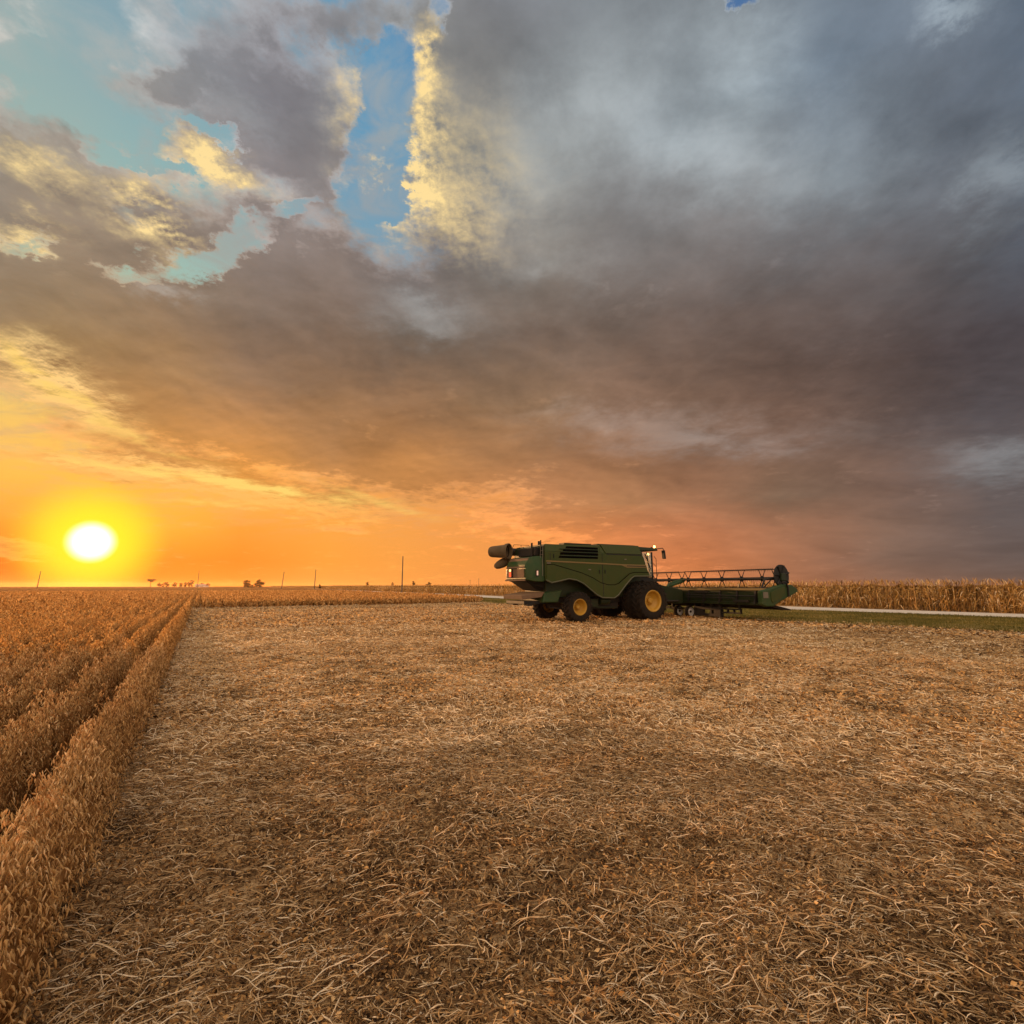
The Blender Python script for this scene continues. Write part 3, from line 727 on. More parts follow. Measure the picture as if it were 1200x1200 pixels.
def line_y(P, x):
    P = np.array(P, float); o = np.argsort(P[:, 0])
    return np.interp(x, P[o, 0], P[o, 1])
canopy('soybean_canopy', lambda X, Y: (Y > 0) & (Y < line_y(GRASS_NEAR, X) - 1) & ((X * D[0] + Y * D[1] > 150) | (X * NL[0] + Y * NL[1] > 60)), .52, .06, M_SOYMASS, 60, 2550,
       'closed tops of the soybean field far out towards the horizon', 'soybean field', -88, 5, 3)
canopy('corn_canopy', lambda X, Y: (Y > line_y(CORN_EDGE, X) + 3.5), 1.72, .16, M_CORNMASS, 30, 2550,
       'closed tops of the cornfield stretching away behind its front rows', 'cornfield', -30, 80, 5)

# ------------------------------------------------------------------ corn
def corn_rows():
    r = np.random.RandomState(55)
    P = np.array(CORN_EDGE, float)
    seg = np.linalg.norm(np.diff(P, axis=0), axis=1); cum = np.r_[0, np.cumsum(seg)]
    stalk, leaf = Bag(), Bag()
    def at(u):
        x = np.interp(u, cum, P[:, 0]); y = np.interp(u, cum, P[:, 1])
        dx = np.interp(u + .5, cum, P[:, 0]) - x; dy = np.interp(u + .5, cum, P[:, 1]) - y
        d = unit(np.stack([dx, dy], -1)); return x, y, np.stack([d[:, 1], -d[:, 0]], -1)
    for row in range(6):
        for (u0, u1, step, nl, sc) in ((cum[2] - 14, cum[6], .16, 13, 1.0), (cum[6], cum[8] - 20, .42, 13, 1.8), (cum[8] - 20, cum[9] - 1, 1.3, 9, 3.5)):
            if row > 3 and sc > 1.5: continue
            u = np.arange(u0, u1, step); u = u + r.randn(len(u)) * step * .25
            x, y, nn = at(u)
            off = row * .76 + r.randn(len(u)) * .05 + .35
            x = x + nn[:, 0] * off; y = y + nn[:, 1] * off
            n = len(u); ht = 1.98 + r.randn(n) * .09 + .22 * (fbm(x * .12, y * .12, 66) - .5)
            w = .013 * (1 + (sc - 1) * .6)
            lean = r.randn(n, 2) * .06
            t = np.linspace(0, 1, 4)
            C = np.stack([x[:, None] + lean[:, :1] * t ** 2, y[:, None] + lean[:, 1:] * t ** 2, ht[:, None] * t], -1)
            ang = np.arange(3) * 2.0944
            offv = np.stack([np.cos(ang), np.sin(ang), 0 * ang], -1)
            V = C[:, :, None] + offv[None, None] * (w * np.array([1.1, 1, .7, .25]))[None, :, None, None]
            stalk.add(V, grid_faces(n, 4, 3), np.repeat(np.clip(.45 + r.randn(n) * .2, 0, 1), 12))
            idx = np.repeat(np.arange(n), nl); k = len(idx)
            h = np.tile(np.linspace(.12, .97, nl), n) + r.randn(k) * .02
            az = r.rand(k) * 6.283
            Ln = (.42 + .38 * r.rand(k)) * np.where(h > .85, .55, 1.0)
            wd = (.030 + .028 * r.rand(k)) * (1 + (sc - 1) * .45)
            rise = np.where(h > .9, 1.2, .75 * r.rand(k) - .05); droop = .5 + 1.0 * r.rand(k)
            droop = np.where(h > .9, .25, droop)
            b0 = np.stack([x[idx] + lean[idx, 0] * h * h, y[idx] + lean[idx, 1] * h * h, ht[idx] * h], -1)
            dh = np.stack([np.cos(az), np.sin(az), 0 * az], -1)
            t = np.linspace(0, 1, 4)
            Pn = b0[:, None] + dh[:, None] * (Ln[:, None] * t * .62)[..., None]
            Pn[..., 2] += Ln[:, None] * (rise[:, None] * t - droop[:, None] * t * t * 1.1)
            Pn[..., 2] = np.maximum(Pn[..., 2], .03)
            tw = r.randn(k) * .8
            sv = np.stack([-np.sin(az) * np.cos(tw), np.cos(az) * np.cos(tw), np.sin(tw)], -1)
            ww = np.array([.5, 1.0, .8, .08])
            V = Pn[:, :, None] + sv[:, None, None] * np.array([-.5, .5])[None, None, :, None] * (wd[:, None] * ww)[..., None, None]
            ti = np.clip(.48 + r.randn(k) * .30 + (fbm(b0[:, 0] * .4, b0[:, 1] * .4, 8) - .5) * .6, 0, 1)
            leaf.add(V, grid_faces(k, 4, 2, False), np.repeat(ti, 8))
            # husks: pale ears on the outer rows
            if row < 2 and sc < 2:
                e = r.rand(n) < .6; m = e.sum()
                c = np.stack([x[e], y[e], ht[e] * (.38 + .12 * r.rand(m))], -1) + r.randn(m, 3) * .03
                ax = unit(np.stack([r.randn(m) * .5, r.randn(m) * .5, -1 + 0 * r.rand(m)], -1))
                pods(leaf, c, ax, .17 + .06 * r.rand(m), .055 + .02 * r.rand(m), np.clip(.92 + r.randn(m) * .1, 0, 1), r, True)
    return stalk, leaf
st_, lf_ = corn_rows()
for k_ in range(len(lf_.v)):
    st_.add(lf_.v[k_], lf_.f[k_] - lf_.f[k_].min(), lf_.t[k_])
o = link('corn_rows', st_.mesh('corn_rows'), M_CORN)
tagit(o, 'tall dry golden cornfield along the far side of the gravel road', 'cornfield', kind='stuff')
# packed inner stalks behind the front rows
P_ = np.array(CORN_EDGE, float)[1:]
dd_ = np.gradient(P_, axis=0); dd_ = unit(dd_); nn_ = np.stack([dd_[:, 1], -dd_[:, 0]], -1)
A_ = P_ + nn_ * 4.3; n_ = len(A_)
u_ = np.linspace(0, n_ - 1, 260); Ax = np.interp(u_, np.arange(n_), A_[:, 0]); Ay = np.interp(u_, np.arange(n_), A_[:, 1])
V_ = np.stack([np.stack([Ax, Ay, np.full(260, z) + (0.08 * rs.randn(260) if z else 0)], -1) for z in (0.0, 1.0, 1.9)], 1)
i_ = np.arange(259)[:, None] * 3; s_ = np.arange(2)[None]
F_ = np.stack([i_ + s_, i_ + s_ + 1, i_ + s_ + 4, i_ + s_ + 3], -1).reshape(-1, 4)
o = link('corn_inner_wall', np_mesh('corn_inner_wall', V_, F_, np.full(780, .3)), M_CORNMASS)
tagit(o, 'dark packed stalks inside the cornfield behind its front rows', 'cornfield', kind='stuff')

# ------------------------------------------------------------------ verge grass blades
def verge_blades():
    r = np.random.RandomState(91); n = 90000
    u = r.rand(n) ** 1.3
    G_ = np.array(GRASS_NEAR, float)[1:8]; H_ = np.array(ROAD_NEAR, float)[1:8]
    seg = np.linspace(0, len(G_) - 1.001, 400); w = r.rand(n)
    k = 1.2 + u * (len(G_) - 2.3)
    gx = np.interp(k, np.arange(len(G_)), G_[:, 0]); gy = np.interp(k, np.arange(len(G_)), G_[:, 1])
    hx = np.interp(k, np.arange(len(H_)), H_[:, 0]); hy = np.interp(k, np.arange(len(H_)), H_[:, 1])
    w = -.12 + w * 1.1
    x = gx + (hx - gx) * w; y = gy + (hy - gy) * w
    h = .03 + .07 * r.rand(n); h = np.where((w > .85) | (w < .1), h * 1.5, h)
    a = r.rand(n) * 6.283; wd = .012 + .012 * r.rand(n)
    sv = np.stack([np.cos(a), np.sin(a), 0 * a], -1) * wd[:, None]
    tip = np.stack([r.randn(n) * .04, r.randn(n) * .04, h], -1)
    c = np.stack([x, y, np.full(n, .045)], -1)
    V = np.stack([c - sv, c + sv, c + tip], 1)
    ti = np.clip(.5 + r.randn(n) * .2 + (fbm(x * .6, y * .6, 2) - .5) * .8 + np.where(w < .05, .3, 0), 0, 1)
    bag = Bag(); bag.add(V, np.arange(n)[:, None] * 3 + np.arange(3), np.repeat(ti, 3))
    return bag.mesh('grass')
o = link('verge_grass', verge_blades(), M_GRASS)
tagit(o, 'short green grass strip between the cut field and gravel road', 'grass', kind='stuff')

# ------------------------------------------------------------------ hard-surface builder
class MB:
    def __init__(self):
        self.v, self.f, self.m = [], [], []
    def face(self, pts, mi=0):
        b = len(self.v); self.v += [tuple(p) for p in pts]; self.f.append(tuple(range(b, b + len(pts)))); self.m.append(mi)
    def hexa(self, P, mi=0):
        """8 points: bottom 4 (ccw), top 4"""
        b = len(self.v); self.v += [tuple(p) for p in P]
        for q in ((3, 2, 1, 0), (4, 5, 6, 7), (0, 1, 5, 4), (1, 2, 6, 5), (2, 3, 7, 6), (3, 0, 4, 7)):
            self.f.append(tuple(b + i for i in q)); self.m.append(mi)
        return self
    def box(self, x0, x1, y0, y1, z0, z1, mi=0):
        return self.hexa([(x0, y0, z0), (x1, y0, z0), (x1, y1, z0), (x0, y1, z0), (x0, y0, z1), (x1, y0, z1), (x1, y1, z1), (x0, y1, z1)], mi)
    def prism(self, poly, y0, y1, mi=0, inset=0.0):
        """(x, z) outline extruded across y"""
        n = len(poly); b = len(self.v)
        self.v += [(x, y0, z) for x, z in poly] + [(x, y1, z) for x, z in poly]
        self.f.append(tuple(b + i for i in range(n))); self.f.append(tuple(b + n + i for i in range(n))[::-1]); self.m += [mi, mi]
        for i in range(n):
            j = (i + 1) % n
            self.f.append((b + i, b + n + i, b + n + j, b + j)); self.m.append(mi)
        return self
    def tube(self, a, c, r, sides=10, mi=0, r2=None):
        a, c = Vector(a), Vector(c); d = (c - a).normalized()
        u = d.orthogonal().normalized(); w = d.cross(u); r2 = r if r2 is None else r2
        b = len(self.v)
        for p, rr in ((a, r), (c, r2)):
            for k in range(sides):
                t = 2 * math.pi * k / sides
                self.v.append(tuple(p + (u * math.cos(t) + w * math.sin(t)) * rr))
        for k in range(sides):
            j = (k + 1) % sides
            self.f.append((b + k, b + j, b + sides + j, b + sides + k)); self.m.append(mi)
        self.f.append(tuple(b + k for k in range(sides))[::-1]); self.f.append(tuple(b + sides + k for k in range(sides))); self.m += [mi, mi]
        return self
    def path(self, pts, r, sides=8, mi=0):
        for i in range(len(pts) - 1):
            self.tube(pts[i], pts[i + 1], r, sides, mi)
        return self
    def lathe(self, prof, cx, cy, cz, seg=36, mi=0, close=False):
        """(radius, y) profile turned about the y axis"""
        b = len(self.v); n = len(prof)
        for k in range(seg):
            t = 2 * math.pi * k / seg
            for r, y in prof:
                self.v.append((cx + r * math.cos(t), cy + y, cz + r * math.sin(t)))
        for k in range(seg):
            j = (k + 1) % seg
            for i in range(n - 1 if not close else n):
                i2 = (i + 1) % n
                self.f.append((b + k * n + i, b + k * n + i2, b + j * n + i2, b + j * n + i)); self.m.append(mi)
        return self
    def build(self, name, mats, parent=None, smooth=False, bevel=0.0, seg=2):
        me = bpy.data.meshes.new(name)
        me.from_pydata(self.v, [], self.f)
        for m in (mats if isinstance(mats, (list, tuple)) else [mats]):
            me.materials.append(m)
        me.polygons.foreach_set('material_index', self.m)
        bm = bmesh.new(); bm.from_mesh(me)
        bmesh.ops.remove_doubles(bm, verts=bm.verts, dist=1e-5)
        bmesh.ops.recalc_face_normals(bm, faces=bm.faces)
        bm.to_mesh(me); bm.free()
        if smooth:
            me.polygons.foreach_set('use_smooth', [True] * len(me.polygons))
            me.set_sharp_from_angle(angle=R(38))
        o = bpy.data.objects.new(name, me); COL.objects.link(o)
        if parent: o.parent = parent
        if bevel:
            md = o.modifiers.new('bevel', 'BEVEL'); md.width = bevel; md.segments = seg; md.limit_method = 'ANGLE'; md.angle_limit = R(30)
            md.harden_normals = False
        return o

def thing(name, label, cat, loc, rz=0.0, group=None):
    o = bpy.data.objects.new(name, None); COL.objects.link(o)
    o.location = loc; o.rotation_euler = (0, 0, rz); o.empty_display_size = .3
    return tagit(o, label, cat, group)

def paint(name, col, dusty=(.22, .15, .085), rough=.42, dust=.5, spec=.5, scale=2.2, metal=0.0, coat=0.0):
    m, N = new_mat(name)
    g_ = N.node('ShaderNodeTexCoord').outputs['Object']
    n = N.noise(g_, scale, 6, .65, .4)[0]
    n2 = N.noise(g_, scale * 14, 3, .6)[0]
    z = N.sep(wpos(N))[2]
    f = N.rng(N.m('ADD', n, N.m('MULTIPLY', n2, .25)), .48, .85, 0, dust)
    f = N.m('ADD', f, N.rng(z, 2.6, .2, 0.0, dust * .45), clamp=True)
    c = N.mix(f, col, dusty)
    r = N.m('ADD', rough, N.m('MULTIPLY', f, .5), clamp=True)
    return finish(m, N, principled(N, c, r, metal=metal, spec=spec, bump=n2, bs=.06, bd=.01, coat=coat))

GREEN = paint('green_paint', (.024, .041, .003), (.085, .055, .016), rough=.42, dust=.28, spec=.22)
GREEN2 = paint('dark_green_paint', (.007, .018, .004), (.07, .05, .028), rough=.45, dust=.24, spec=.2)
GREEN3 = paint('header_green', (.010, .042, .007), (.10, .07, .035), rough=.42, dust=.28, spec=.22)
BLACK = paint('black_plastic', (.006, .006, .006), (.06, .045, .03), rough=.6, dust=.12, spec=.3)
DARKM = paint('dark_steel', (.012, .010, .009), (.07, .05, .03), rough=.6, dust=.25, metal=.2, spec=.3)
RUBBER = paint('rubber', (.009, .008, .007), (.07, .045, .028), rough=.9, dust=.25, spec=.15, scale=5)
YELLOW = paint('yellow_rim', (.46, .24, .012), (.16, .10, .05), rough=.45, dust=.25)
OLIVE = paint('dull_yellow_stripe', (.15, .095, .018), (.12, .08, .04), rough=.5, dust=.3)
TAN = paint('dusty_panel', (.12, .07, .042), (.19, .125, .08), rough=.75, dust=.6, spec=.15)
AUGERM = paint('dusty_auger', (.075, .052, .024), (.16, .11, .07), rough=.7, dust=.7, spec=.2)
GREYRIM = paint('grey_rim', (.80, .76, .72), rough=.5, dust=.25)
GREYLINE = paint('grey_trim', (.10, .085, .062), rough=.5, dust=.3)

VENT = paint('vent_black', (.003, .003, .003), (.010, .008, .006), rough=1.0, dust=.1, spec=0.0)
LIP = paint('lip_trim', (.062, .064, .030), (.09, .07, .04), rough=.5, dust=.3)

def lamp_mat(name, col, e):
    m, N = new_mat(name)
    n = N.node('ShaderNodeEmission'); n.inputs[0].default_value = (*col, 1); n.inputs[1].default_value = e
    return finish(m, N, n.outputs[0])
AMBER = lamp_mat('lit_amber_lamp', (1.0, .50, .12), 9)
AMBERT = lamp_mat('lit_tail_amber', (1.0, .50, .15), 4)
REDT = lamp_mat('lit_tail_red', (1.0, .10, .03), 1.6)
WHITEL = lamp_mat('glowing_side_reflector', (1.0, .55, .35), .85)  # emission stands in for light thrown back by the side reflector

def glass_mat():
    m, N = new_mat('cab_glass')
    b_ = N.node('ShaderNodeBsdfPrincipled')
    b_.inputs['Base Color'].default_value = (.62, .64, .56, 1)
    b_.inputs['Roughness'].default_value = .06
    b_.inputs['Transmission Weight'].default_value = .75
    b_.inputs['IOR'].default_value = 1.1
    g_ = N.node('ShaderNodeBsdfGlossy'); g_.inputs[0].default_value = (.55, .55, .45, 1); g_.inputs['Roughness'].default_value = .08
    mx = N.node('ShaderNodeMixShader'); mx.inputs[0].default_value = .15
    N.nt.links.new(b_.outputs[0], mx.inputs[1]); N.nt.links.new(g_.outputs[0], mx.inputs[2])
    return finish(m, N, mx.outputs[0])
GLASS = glass_mat()

import bmesh

# ------------------------------------------------------------------ wheels
def wheel(parent, x, y, rad, wid, rimr, side, lugs=22, rimmat=YELLOW, name='wheel', dish=.16):
    """side -1: outer face looks to the right of the machine"""
    h = wid / 2
    mb = MB()
    prof = [(rimr, -h * .82), (rimr * 1.12, -h * .98), (rad * .80, -h), (rad * .90, -h * .90), (rad * .93, -h * .55), (rad * .935, 0), (rad * .93, h * .55), (rad * .90, h * .90), (rad * .80, h), (rimr * 1.12, h * .98), (rimr, h * .82)]
    mb.lathe(prof, 0, 0, 0, 44, close=True)
    for k in range(lugs):
        for s in (-1, 1):
            t0 = 2 * math.pi * (k + (.5 if s > 0 else 0)) / lugs
            P = []
            for rr in (rad * .90, rad * 1.0):
                for (yy, dt, wd) in ((s * h * .02, .0, .055), (s * h * .96, -.23, .075)):
                    r2 = rr * (1.0 if abs(yy) < h * .5 else .975)
                    for e in (-1, 1):
                        a = t0 + dt + e * wd / 2 / rad * (1.0 if rr < rad else .8) * 1.15
                        P.append((r2 * math.cos(a), yy, r2 * math.sin(a)))
            b0, b1, b2, b3, c0, c1, c2, c3 = P
            mb.hexa([b0, b1, b3, b2, c0, c1, c3, c2])
            # shoulder of the lug, down the sidewall
            a = t0 - .23
            Q = []
            for rr, yo in ((rad * .80, h * 1.0), (rad * .955, h * .90)):
                for e in (-1, 1):
                    for out in (0, .03):
                        aa = a + e * .03 / rad * 1.2
                        Q.append((rr * math.cos(aa), s * (yo + out), rr * math.sin(aa)))
            mb.hexa([Q[0], Q[1], Q[3], Q[2], Q[4], Q[5], Q[7], Q[6]])
    t = mb.build(name, RUBBER, parent, smooth=True)
    t.location = (x, y, rad * .985)
    rb = MB()
    so = side
    prof = [(rimr * .99, so * h * .80), (rimr * 1.06, so * h * .90), (rimr * 1.0, so * h * .93), (rimr * .90, so * h * .78), (rimr * .86, so * h * .35), (rimr * .80, so * (h * .35 - dish * .3)), (rimr * .50, so * (h * .35 - dish)), (rimr * .30, so * (h * .35 - dish * .9)), (.001, so * (h * .35 - dish * .9))]
    rb.lathe(prof, 0, 0, 0, 36)
    prof = [(rimr * .99, -so * h * .80), (rimr * .92, -so * h * .5), (rimr * .86, so * h * .3)]
    rb.lathe(prof, 0, 0, 0, 36)
    rb.build('rim', rimmat, t, smooth=True)
    hb = MB(); yb = so * (h * .35 - dish * .9)
    hb.lathe([(rimr * .30, yb), (rimr * .29, yb + so * .10), (rimr * .20, yb + so * .15), (.001, yb + so * .15)], 0, 0, 0, 20)
    for k in range(10):
        a = 2 * math.pi * k / 10
        hb.tube((rimr * .40 * math.cos(a), yb - so * .01, rimr * .40 * math.sin(a)), (rimr * .40 * math.cos(a), yb + so * .035, rimr * .40 * math.sin(a)), .018, 6)
    hb.build('hub', rimmat, t, smooth=True)
    return t

# ------------------------------------------------------------------ the combine
HEAD = R(28)
OX, OY = 2.6, 27.5
CF = np.array([math.cos(HEAD), math.sin(HEAD)]); CL = np.array([-CF[1], CF[0]])

def combine():
    T = thing('combine_harvester', 'large green combine harvester with yellow wheel rims parked on the cut field', 'combine', (OX, OY, 0), HEAD)
    # inner hull and chassis
    hull = MB()
    hull.box(-1.95, 4.15, -1.50, 1.50, 2.35, 3.80)
    hull.box(-1.6, 4.6, -1.05, 1.05, 1.25, 2.40)
    hull.build('hull', GREEN2, T, bevel=.03)
    ch = MB()
    ch.box(-.9, 4.5, -.85, .85, .95, 1.24); ch.box(.9, 3.0, -1.0, 1.0, .62, .94)
    ch.box(-.25, .25, -1.15, 1.15, .62, .90); ch.box(3.9, 4.5, -1.0, 1.0, .75, 1.25)
    ch.tube((.2, -1.2, .75), (1.2, -.7, .85), .05); ch.tube((-.2, -1.15, .6), (-1.1, -.6, .75), .05)
    ch.build('chassis', DARKM, T, bevel=.02)
    # long side shields with the wheel arches cut out
    outline = [(-1.95, 2.10), (-1.64, 1.97), (-1.15, 2.06), (-.62, 2.17), (-.15, 2.10), (.28, 1.93), (.75, 1.60), (1.10, 1.36), (1.42, 1.22), (2.22, 1.20), (2.50, 1.36), (2.95, 1.82), (3.40, 2.22), (3.60, 2.33), (4.74, 2.35),
               (4.60, 2.70), (4.38, 3.32), (4.28, 3.50), (-1.95, 3.50)]
    lower = [(-1.90, 2.11), (-1.64, 1.98), (-1.15, 2.07), (-.62, 2.18), (-.15, 2.11), (.28, 1.94), (.75, 1.61), (1.10, 1.37), (1.42, 1.23), (2.22, 1.21), (2.50, 1.37), (2.95, 1.83), (3.40, 2.23), (3.60, 2.34), (4.72, 2.36),
             (4.66, 2.52), (3.62, 2.52), (3.30, 2.45), (2.90, 2.18), (2.55, 1.94), (2.25, 1.86), (1.85, 1.86), (1.35, 1.97), (.85, 2.22), (.20, 2.45), (-.70, 2.66), (-1.55, 2.86), (-1.90, 2.84)]
    rim_pts = outline[0:15]; crease = lower[15:]
    for s in (-1, 1):
        a, b_ = sorted((s * 1.52, s * 1.63))
        p = MB().prism(outline, a, b_).build('side_shield', GREEN, T, bevel=.03)
        a, b_ = sorted((s * 1.632, s * 1.675))
        MB().prism(lower, a, b_).build('raised_fender', GREEN, p, bevel=.035, seg=3)
        cr_ = MB(); cr_.path([(x, s * 1.66, z + .012) for x, z in crease], .020, 6); cr_.build('crease', VENT, p, smooth=True)
        rm = MB(); y = s * 1.68
        rm.path([(x, y, z) for x, z in rim_pts], .035, 8)
        rm.build('arch_lip', LIP, p, smooth=True)
        st = MB(); y0, y1 = sorted((s * 1.632, s * 1.650))
        st.prism([(-1.93, 3.06), (1.5, 3.00), (2.6, 2.97), (3.0, 2.96), (4.50, 2.96), (4.56, 2.80), (3.15, 2.78), (2.78, 2.90), (1.5, 2.93), (-1.93, 2.995)], y0, y1)
        st.build('stripe', OLIVE, p, bevel=.004)
        y0, y1 = sorted((s * 1.652, s * 1.658))
        MB().prism([(3.15, 2.895), (4.45, 2.895), (4.48, 2.855), (3.12, 2.855)], y0, y1).build('stripe_line', BLACK, p)
        y0, y1 = sorted((s * 1.628, s * 1.640))
        for (xa, za, zb) in ((1.50, 1.95, 2.92), (-1.70, 3.07, 3.45), (1.50, 3.07, 3.48)):
            MB().box(xa, xa + .03, y0, y1, za, zb).build('panel_gap', BLACK, p)
        y0, y1 = sorted((s * 1.668, s * 1.683)); MB().box(1.50, 1.53, y0, y1, 1.25, 1.93).build('panel_gap', BLACK, p)
        for (xa, za, wa, ha) in ((-1.88, 2.90, .22, .06), (.62, 2.62, .16, .05), (3.0, 3.20, .14, .05)):
            y0, y1 = sorted((s * 1.628, s * 1.642)); MB().box(xa, xa + wa, y0, y1, za, za + ha).build('decal', GREYLINE, p, bevel=.004)
        for (xa, za) in ((1.30, 2.45), (1.66, 2.45), (-1.50, 3.18)):
            y0, y1 = sorted((s * 1.625, s * 1.665)); MB().box(xa, xa + .035, y0, y1, za, za + .20).build('handle', BLACK, p, bevel=.008)
        # upper shields: leaning in a little towards the roof
        y0, y1 = s * 1.61, s * 1.50
        up = MB()
        up.hexa([(-1.95, s * 1.40, 3.505), (1.40, s * 1.40, 3.505), (1.40, y0, 3.505), (-1.95, y0, 3.505), (-1.88, s * 1.36, 3.87), (1.40, s * 1.36, 3.92), (1.40, y1, 3.92), (-1.88, y1, 3.87)])
        u = up.build('engine_shield', GREEN, T, bevel=.025)
        tk = MB()
        tk.hexa([(1.78, s * 1.40, 3.505), (4.27, s * 1.40, 3.505), (4.27, y0, 3.505), (1.78, y0, 3.505), (1.50, s * 1.36, 3.97), (4.12, s * 1.36, 4.0), (4.12, y1, 4.0), (1.50, y1, 3.97)])
        tk.hexa([(1.42, s * 1.40, 3.505), (1.76, s * 1.40, 3.505), (1.76, y0 - s * .02, 3.505), (1.42, y0 - s * .02, 3.505), (1.42, s * 1.36, 3.95), (1.48, s * 1.36, 3.95), (1.48, y1 - s * .02, 3.95), (1.42, y1 - s * .02, 3.95)])
        t_ = tk.build('tank_cover', GREEN, T, bevel=.025)
        bl = MB(); y0, y1 = sorted((s * 1.60, s * 1.635)); bl.box(1.80, 4.20, y0, y1, 3.44, 3.50); bl.build('dark_seam', BLACK, t_, bevel=.006)
        # louvred air intake
        v = MB()
        f = lambda z: 1.625 - (max(z, 3.505) - 3.505) / .445 * .115
        for (x0, x1, z0, z1) in ((-1.20, 1.22, 3.20, 3.30), (-1.12, 1.24, 3.36, 3.48), (-.92, 1.26, 3.54, 3.64), (-.72, 1.28, 3.70, 3.80)):
            ya, yb = f(z0) + .022, f(z1) + .022
            v.hexa([(x0, s * (ya - .05), z0), (x1, s * (ya - .05), z0), (x1 + .0, s * ya, z0), (x0, s * ya, z0), (x0 + .06, s * (yb - .05), z1), (x1 + .02, s * (yb - .05), z1), (x1 + .02, s * yb, z1), (x0 + .06, s * yb, z1)])
        vo = v.build('air_intake', VENT, u if False else p, bevel=.008)
        vb = MB()
        for z in (3.30, 3.485, 3.645):
            ya = f(z) + .01
            vb.hexa([(-1.1, s * (ya), z + .012), (1.22, s * ya, z + .012), (1.22, s * (ya + .045), z), (-1.1, s * (ya + .045), z), (-1.1, s * ya, z + .04), (1.22, s * ya, z + .04), (1.22, s * (ya + .04), z + .035), (-1.1, s * (ya + .04), z + .035)])
        vb.build('louvre', GREEN2, vo)
    # roof and things on it
    rf = MB(); rf.box(-1.80, 4.10, -1.38, 1.38, 3.81, 3.89); rf.box(1.41, 4.08, -1.36, 1.36, 3.891, 3.965)
    rf.box(-.7, 1.0, -1.42, -.9, 3.891, 3.985); rf.box(1.5, 4.05, -1.30, 1.30, 3.966, 4.03)
    rf.build('roof', GREEN2, T, bevel=.02)
    MB().tube((-1.5, -.3, 3.9), (-1.5, -.3, 4.12), .09, 12).build('exhaust', DARKM, T, smooth=True)
    MB().tube((-1.99, -1.25, 3.3), (-1.99, -1.25, 4.08), .035).build('pipe', DARKM, T, smooth=True)
    MB().tube((-2.30, -.9, 3.2), (-2.30, -.9, 3.95), .05).build('pipe', DARKM, T, smooth=True)
    MB().box(-2.25, -1.96, -1.1, .6, 3.3, 3.72).build('engine_cover', DARKM, T, bevel=.03)
    # tail: straw hood
    def loft(secs):
        m_ = MB()
        for (A, B) in zip(secs[:-1], secs[1:]):
            n = len(A)
            for i in range(n):
                j = (i + 1) % n
                m_.face([A[i], A[j], B[j], B[i]])
        m_.face(secs[0][::-1]); m_.face(secs[-1])
        return m_
    def sec(x, w, z0, z1, wt, zs):
        return [(x, -w, z0), (x, w, z0), (x, w, zs), (x, wt, z1), (x, -wt, z1), (x, -w, zs)]
    hd = loft([sec(-1.90, 1.46, 2.02, 3.30, 1.30, 2.9), sec(-2.25, 1.36, 2.02, 3.28, 1.18, 2.85), sec(-2.50, 1.22, 2.06, 3.22, 1.05, 2.7), sec(-2.74, 1.05, 2.14, 2.86, .98, 2.65)])
    H_ = hd.build('straw_hood', GREEN3, T, smooth=True, bevel=.03)
    rp = MB()
    rp.face([(-2.755, -.92, 2.22), (-2.755, .92, 2.22), (-2.755, .90, 2.66), (-2.755, -.90, 2.66)])
    rp.face([(-2.765, -.92, 2.70), (-2.765, .92, 2.70), (-2.52, .98, 3.20), (-2.52, -.98, 3.20)])
    ro = rp.build('rear_door', TAN, H_); md = ro.modifiers.new('thick', 'SOLIDIFY'); md.thickness = .03; md.offset = 0
    MB().box(-2.80, -2.74, -1.06, 1.06, 2.06, 2.13).build('rear_sill', TAN, H_, bevel=.02)
    for s in (-1, 1):
        if s > 0:
            tl = MB().box(-2.86, -2.775, .36 - .13, .36 + .13, 2.24, 2.68).build('tail_lamp', DARKM, H_, bevel=.012)
            MB().box(-2.872, -2.862, .36 - .10, .36 + .10, 2.27, 2.50).build('red_lens', REDT, tl)
            MB().box(-2.876, -2.862, .36 - .08, .36 + .08, 2.55, 2.65).build('amber_lens', AMBERT, tl)
        y0, y1 = sorted((s * 1.33, s * 1.385))
        sm = MB().box(-2.35, -2.19, y0, y1, 2.28, 2.60).build('side_reflector', DARKM, H_, bevel=.01)
        y0, y1 = sorted((s * 1.387, s * 1.393)); MB().box(-2.31, -2.23, y0, y1, 2.33, 2.55).build('reflector_lens', WHITEL, sm)
    # chute, chopper and the tailboard under the hood
    cu = loft([[(-1.0, -.95, 2.0), (-1.0, .95, 2.0), (-2.6, .85, 2.06), (-2.6, -.85, 2.06)], [(-1.0, -.9, 1.5), (-1.0, .9, 1.5), (-1.95, .7, 1.62), (-1.95, -.7, 1.62)]])
    cu.build('discharge_chute', BLACK, T, bevel=.02)
    cp = MB(); cp.hexa([(-1.0, -1.25, 1.0), (-1.9, -1.25, 1.0), (-1.9, 1.15, 1.0), (-1.0, 1.15, 1.0), (-.7, -1.2, 1.62), (-1.75, -1.2, 1.50), (-1.75, 1.1, 1.50), (-.7, 1.1, 1.62)])
    cp.build('straw_chopper', GREEN3, T, bevel=.05)
    tb = MB(); tb.hexa([(-1.9, -1.15, 1.26), (-2.85, -.85, 1.14), (-2.85, 1.15, 1.14), (-1.9, 1.2, 1.26), (-1.7, -1.15, 1.52), (-2.85, -.85, 1.36), (-2.85, 1.15, 1.36), (-1.7, 1.2, 1.52)])
    tb.build('tailboard', TAN, T, bevel=.03)
    sp = MB()
    for y in (-.55, .55):
        sp.lathe([(.001, .0), (.42, .0), (.45, .05), (.001, .06)], 0, 0, 0, 18)
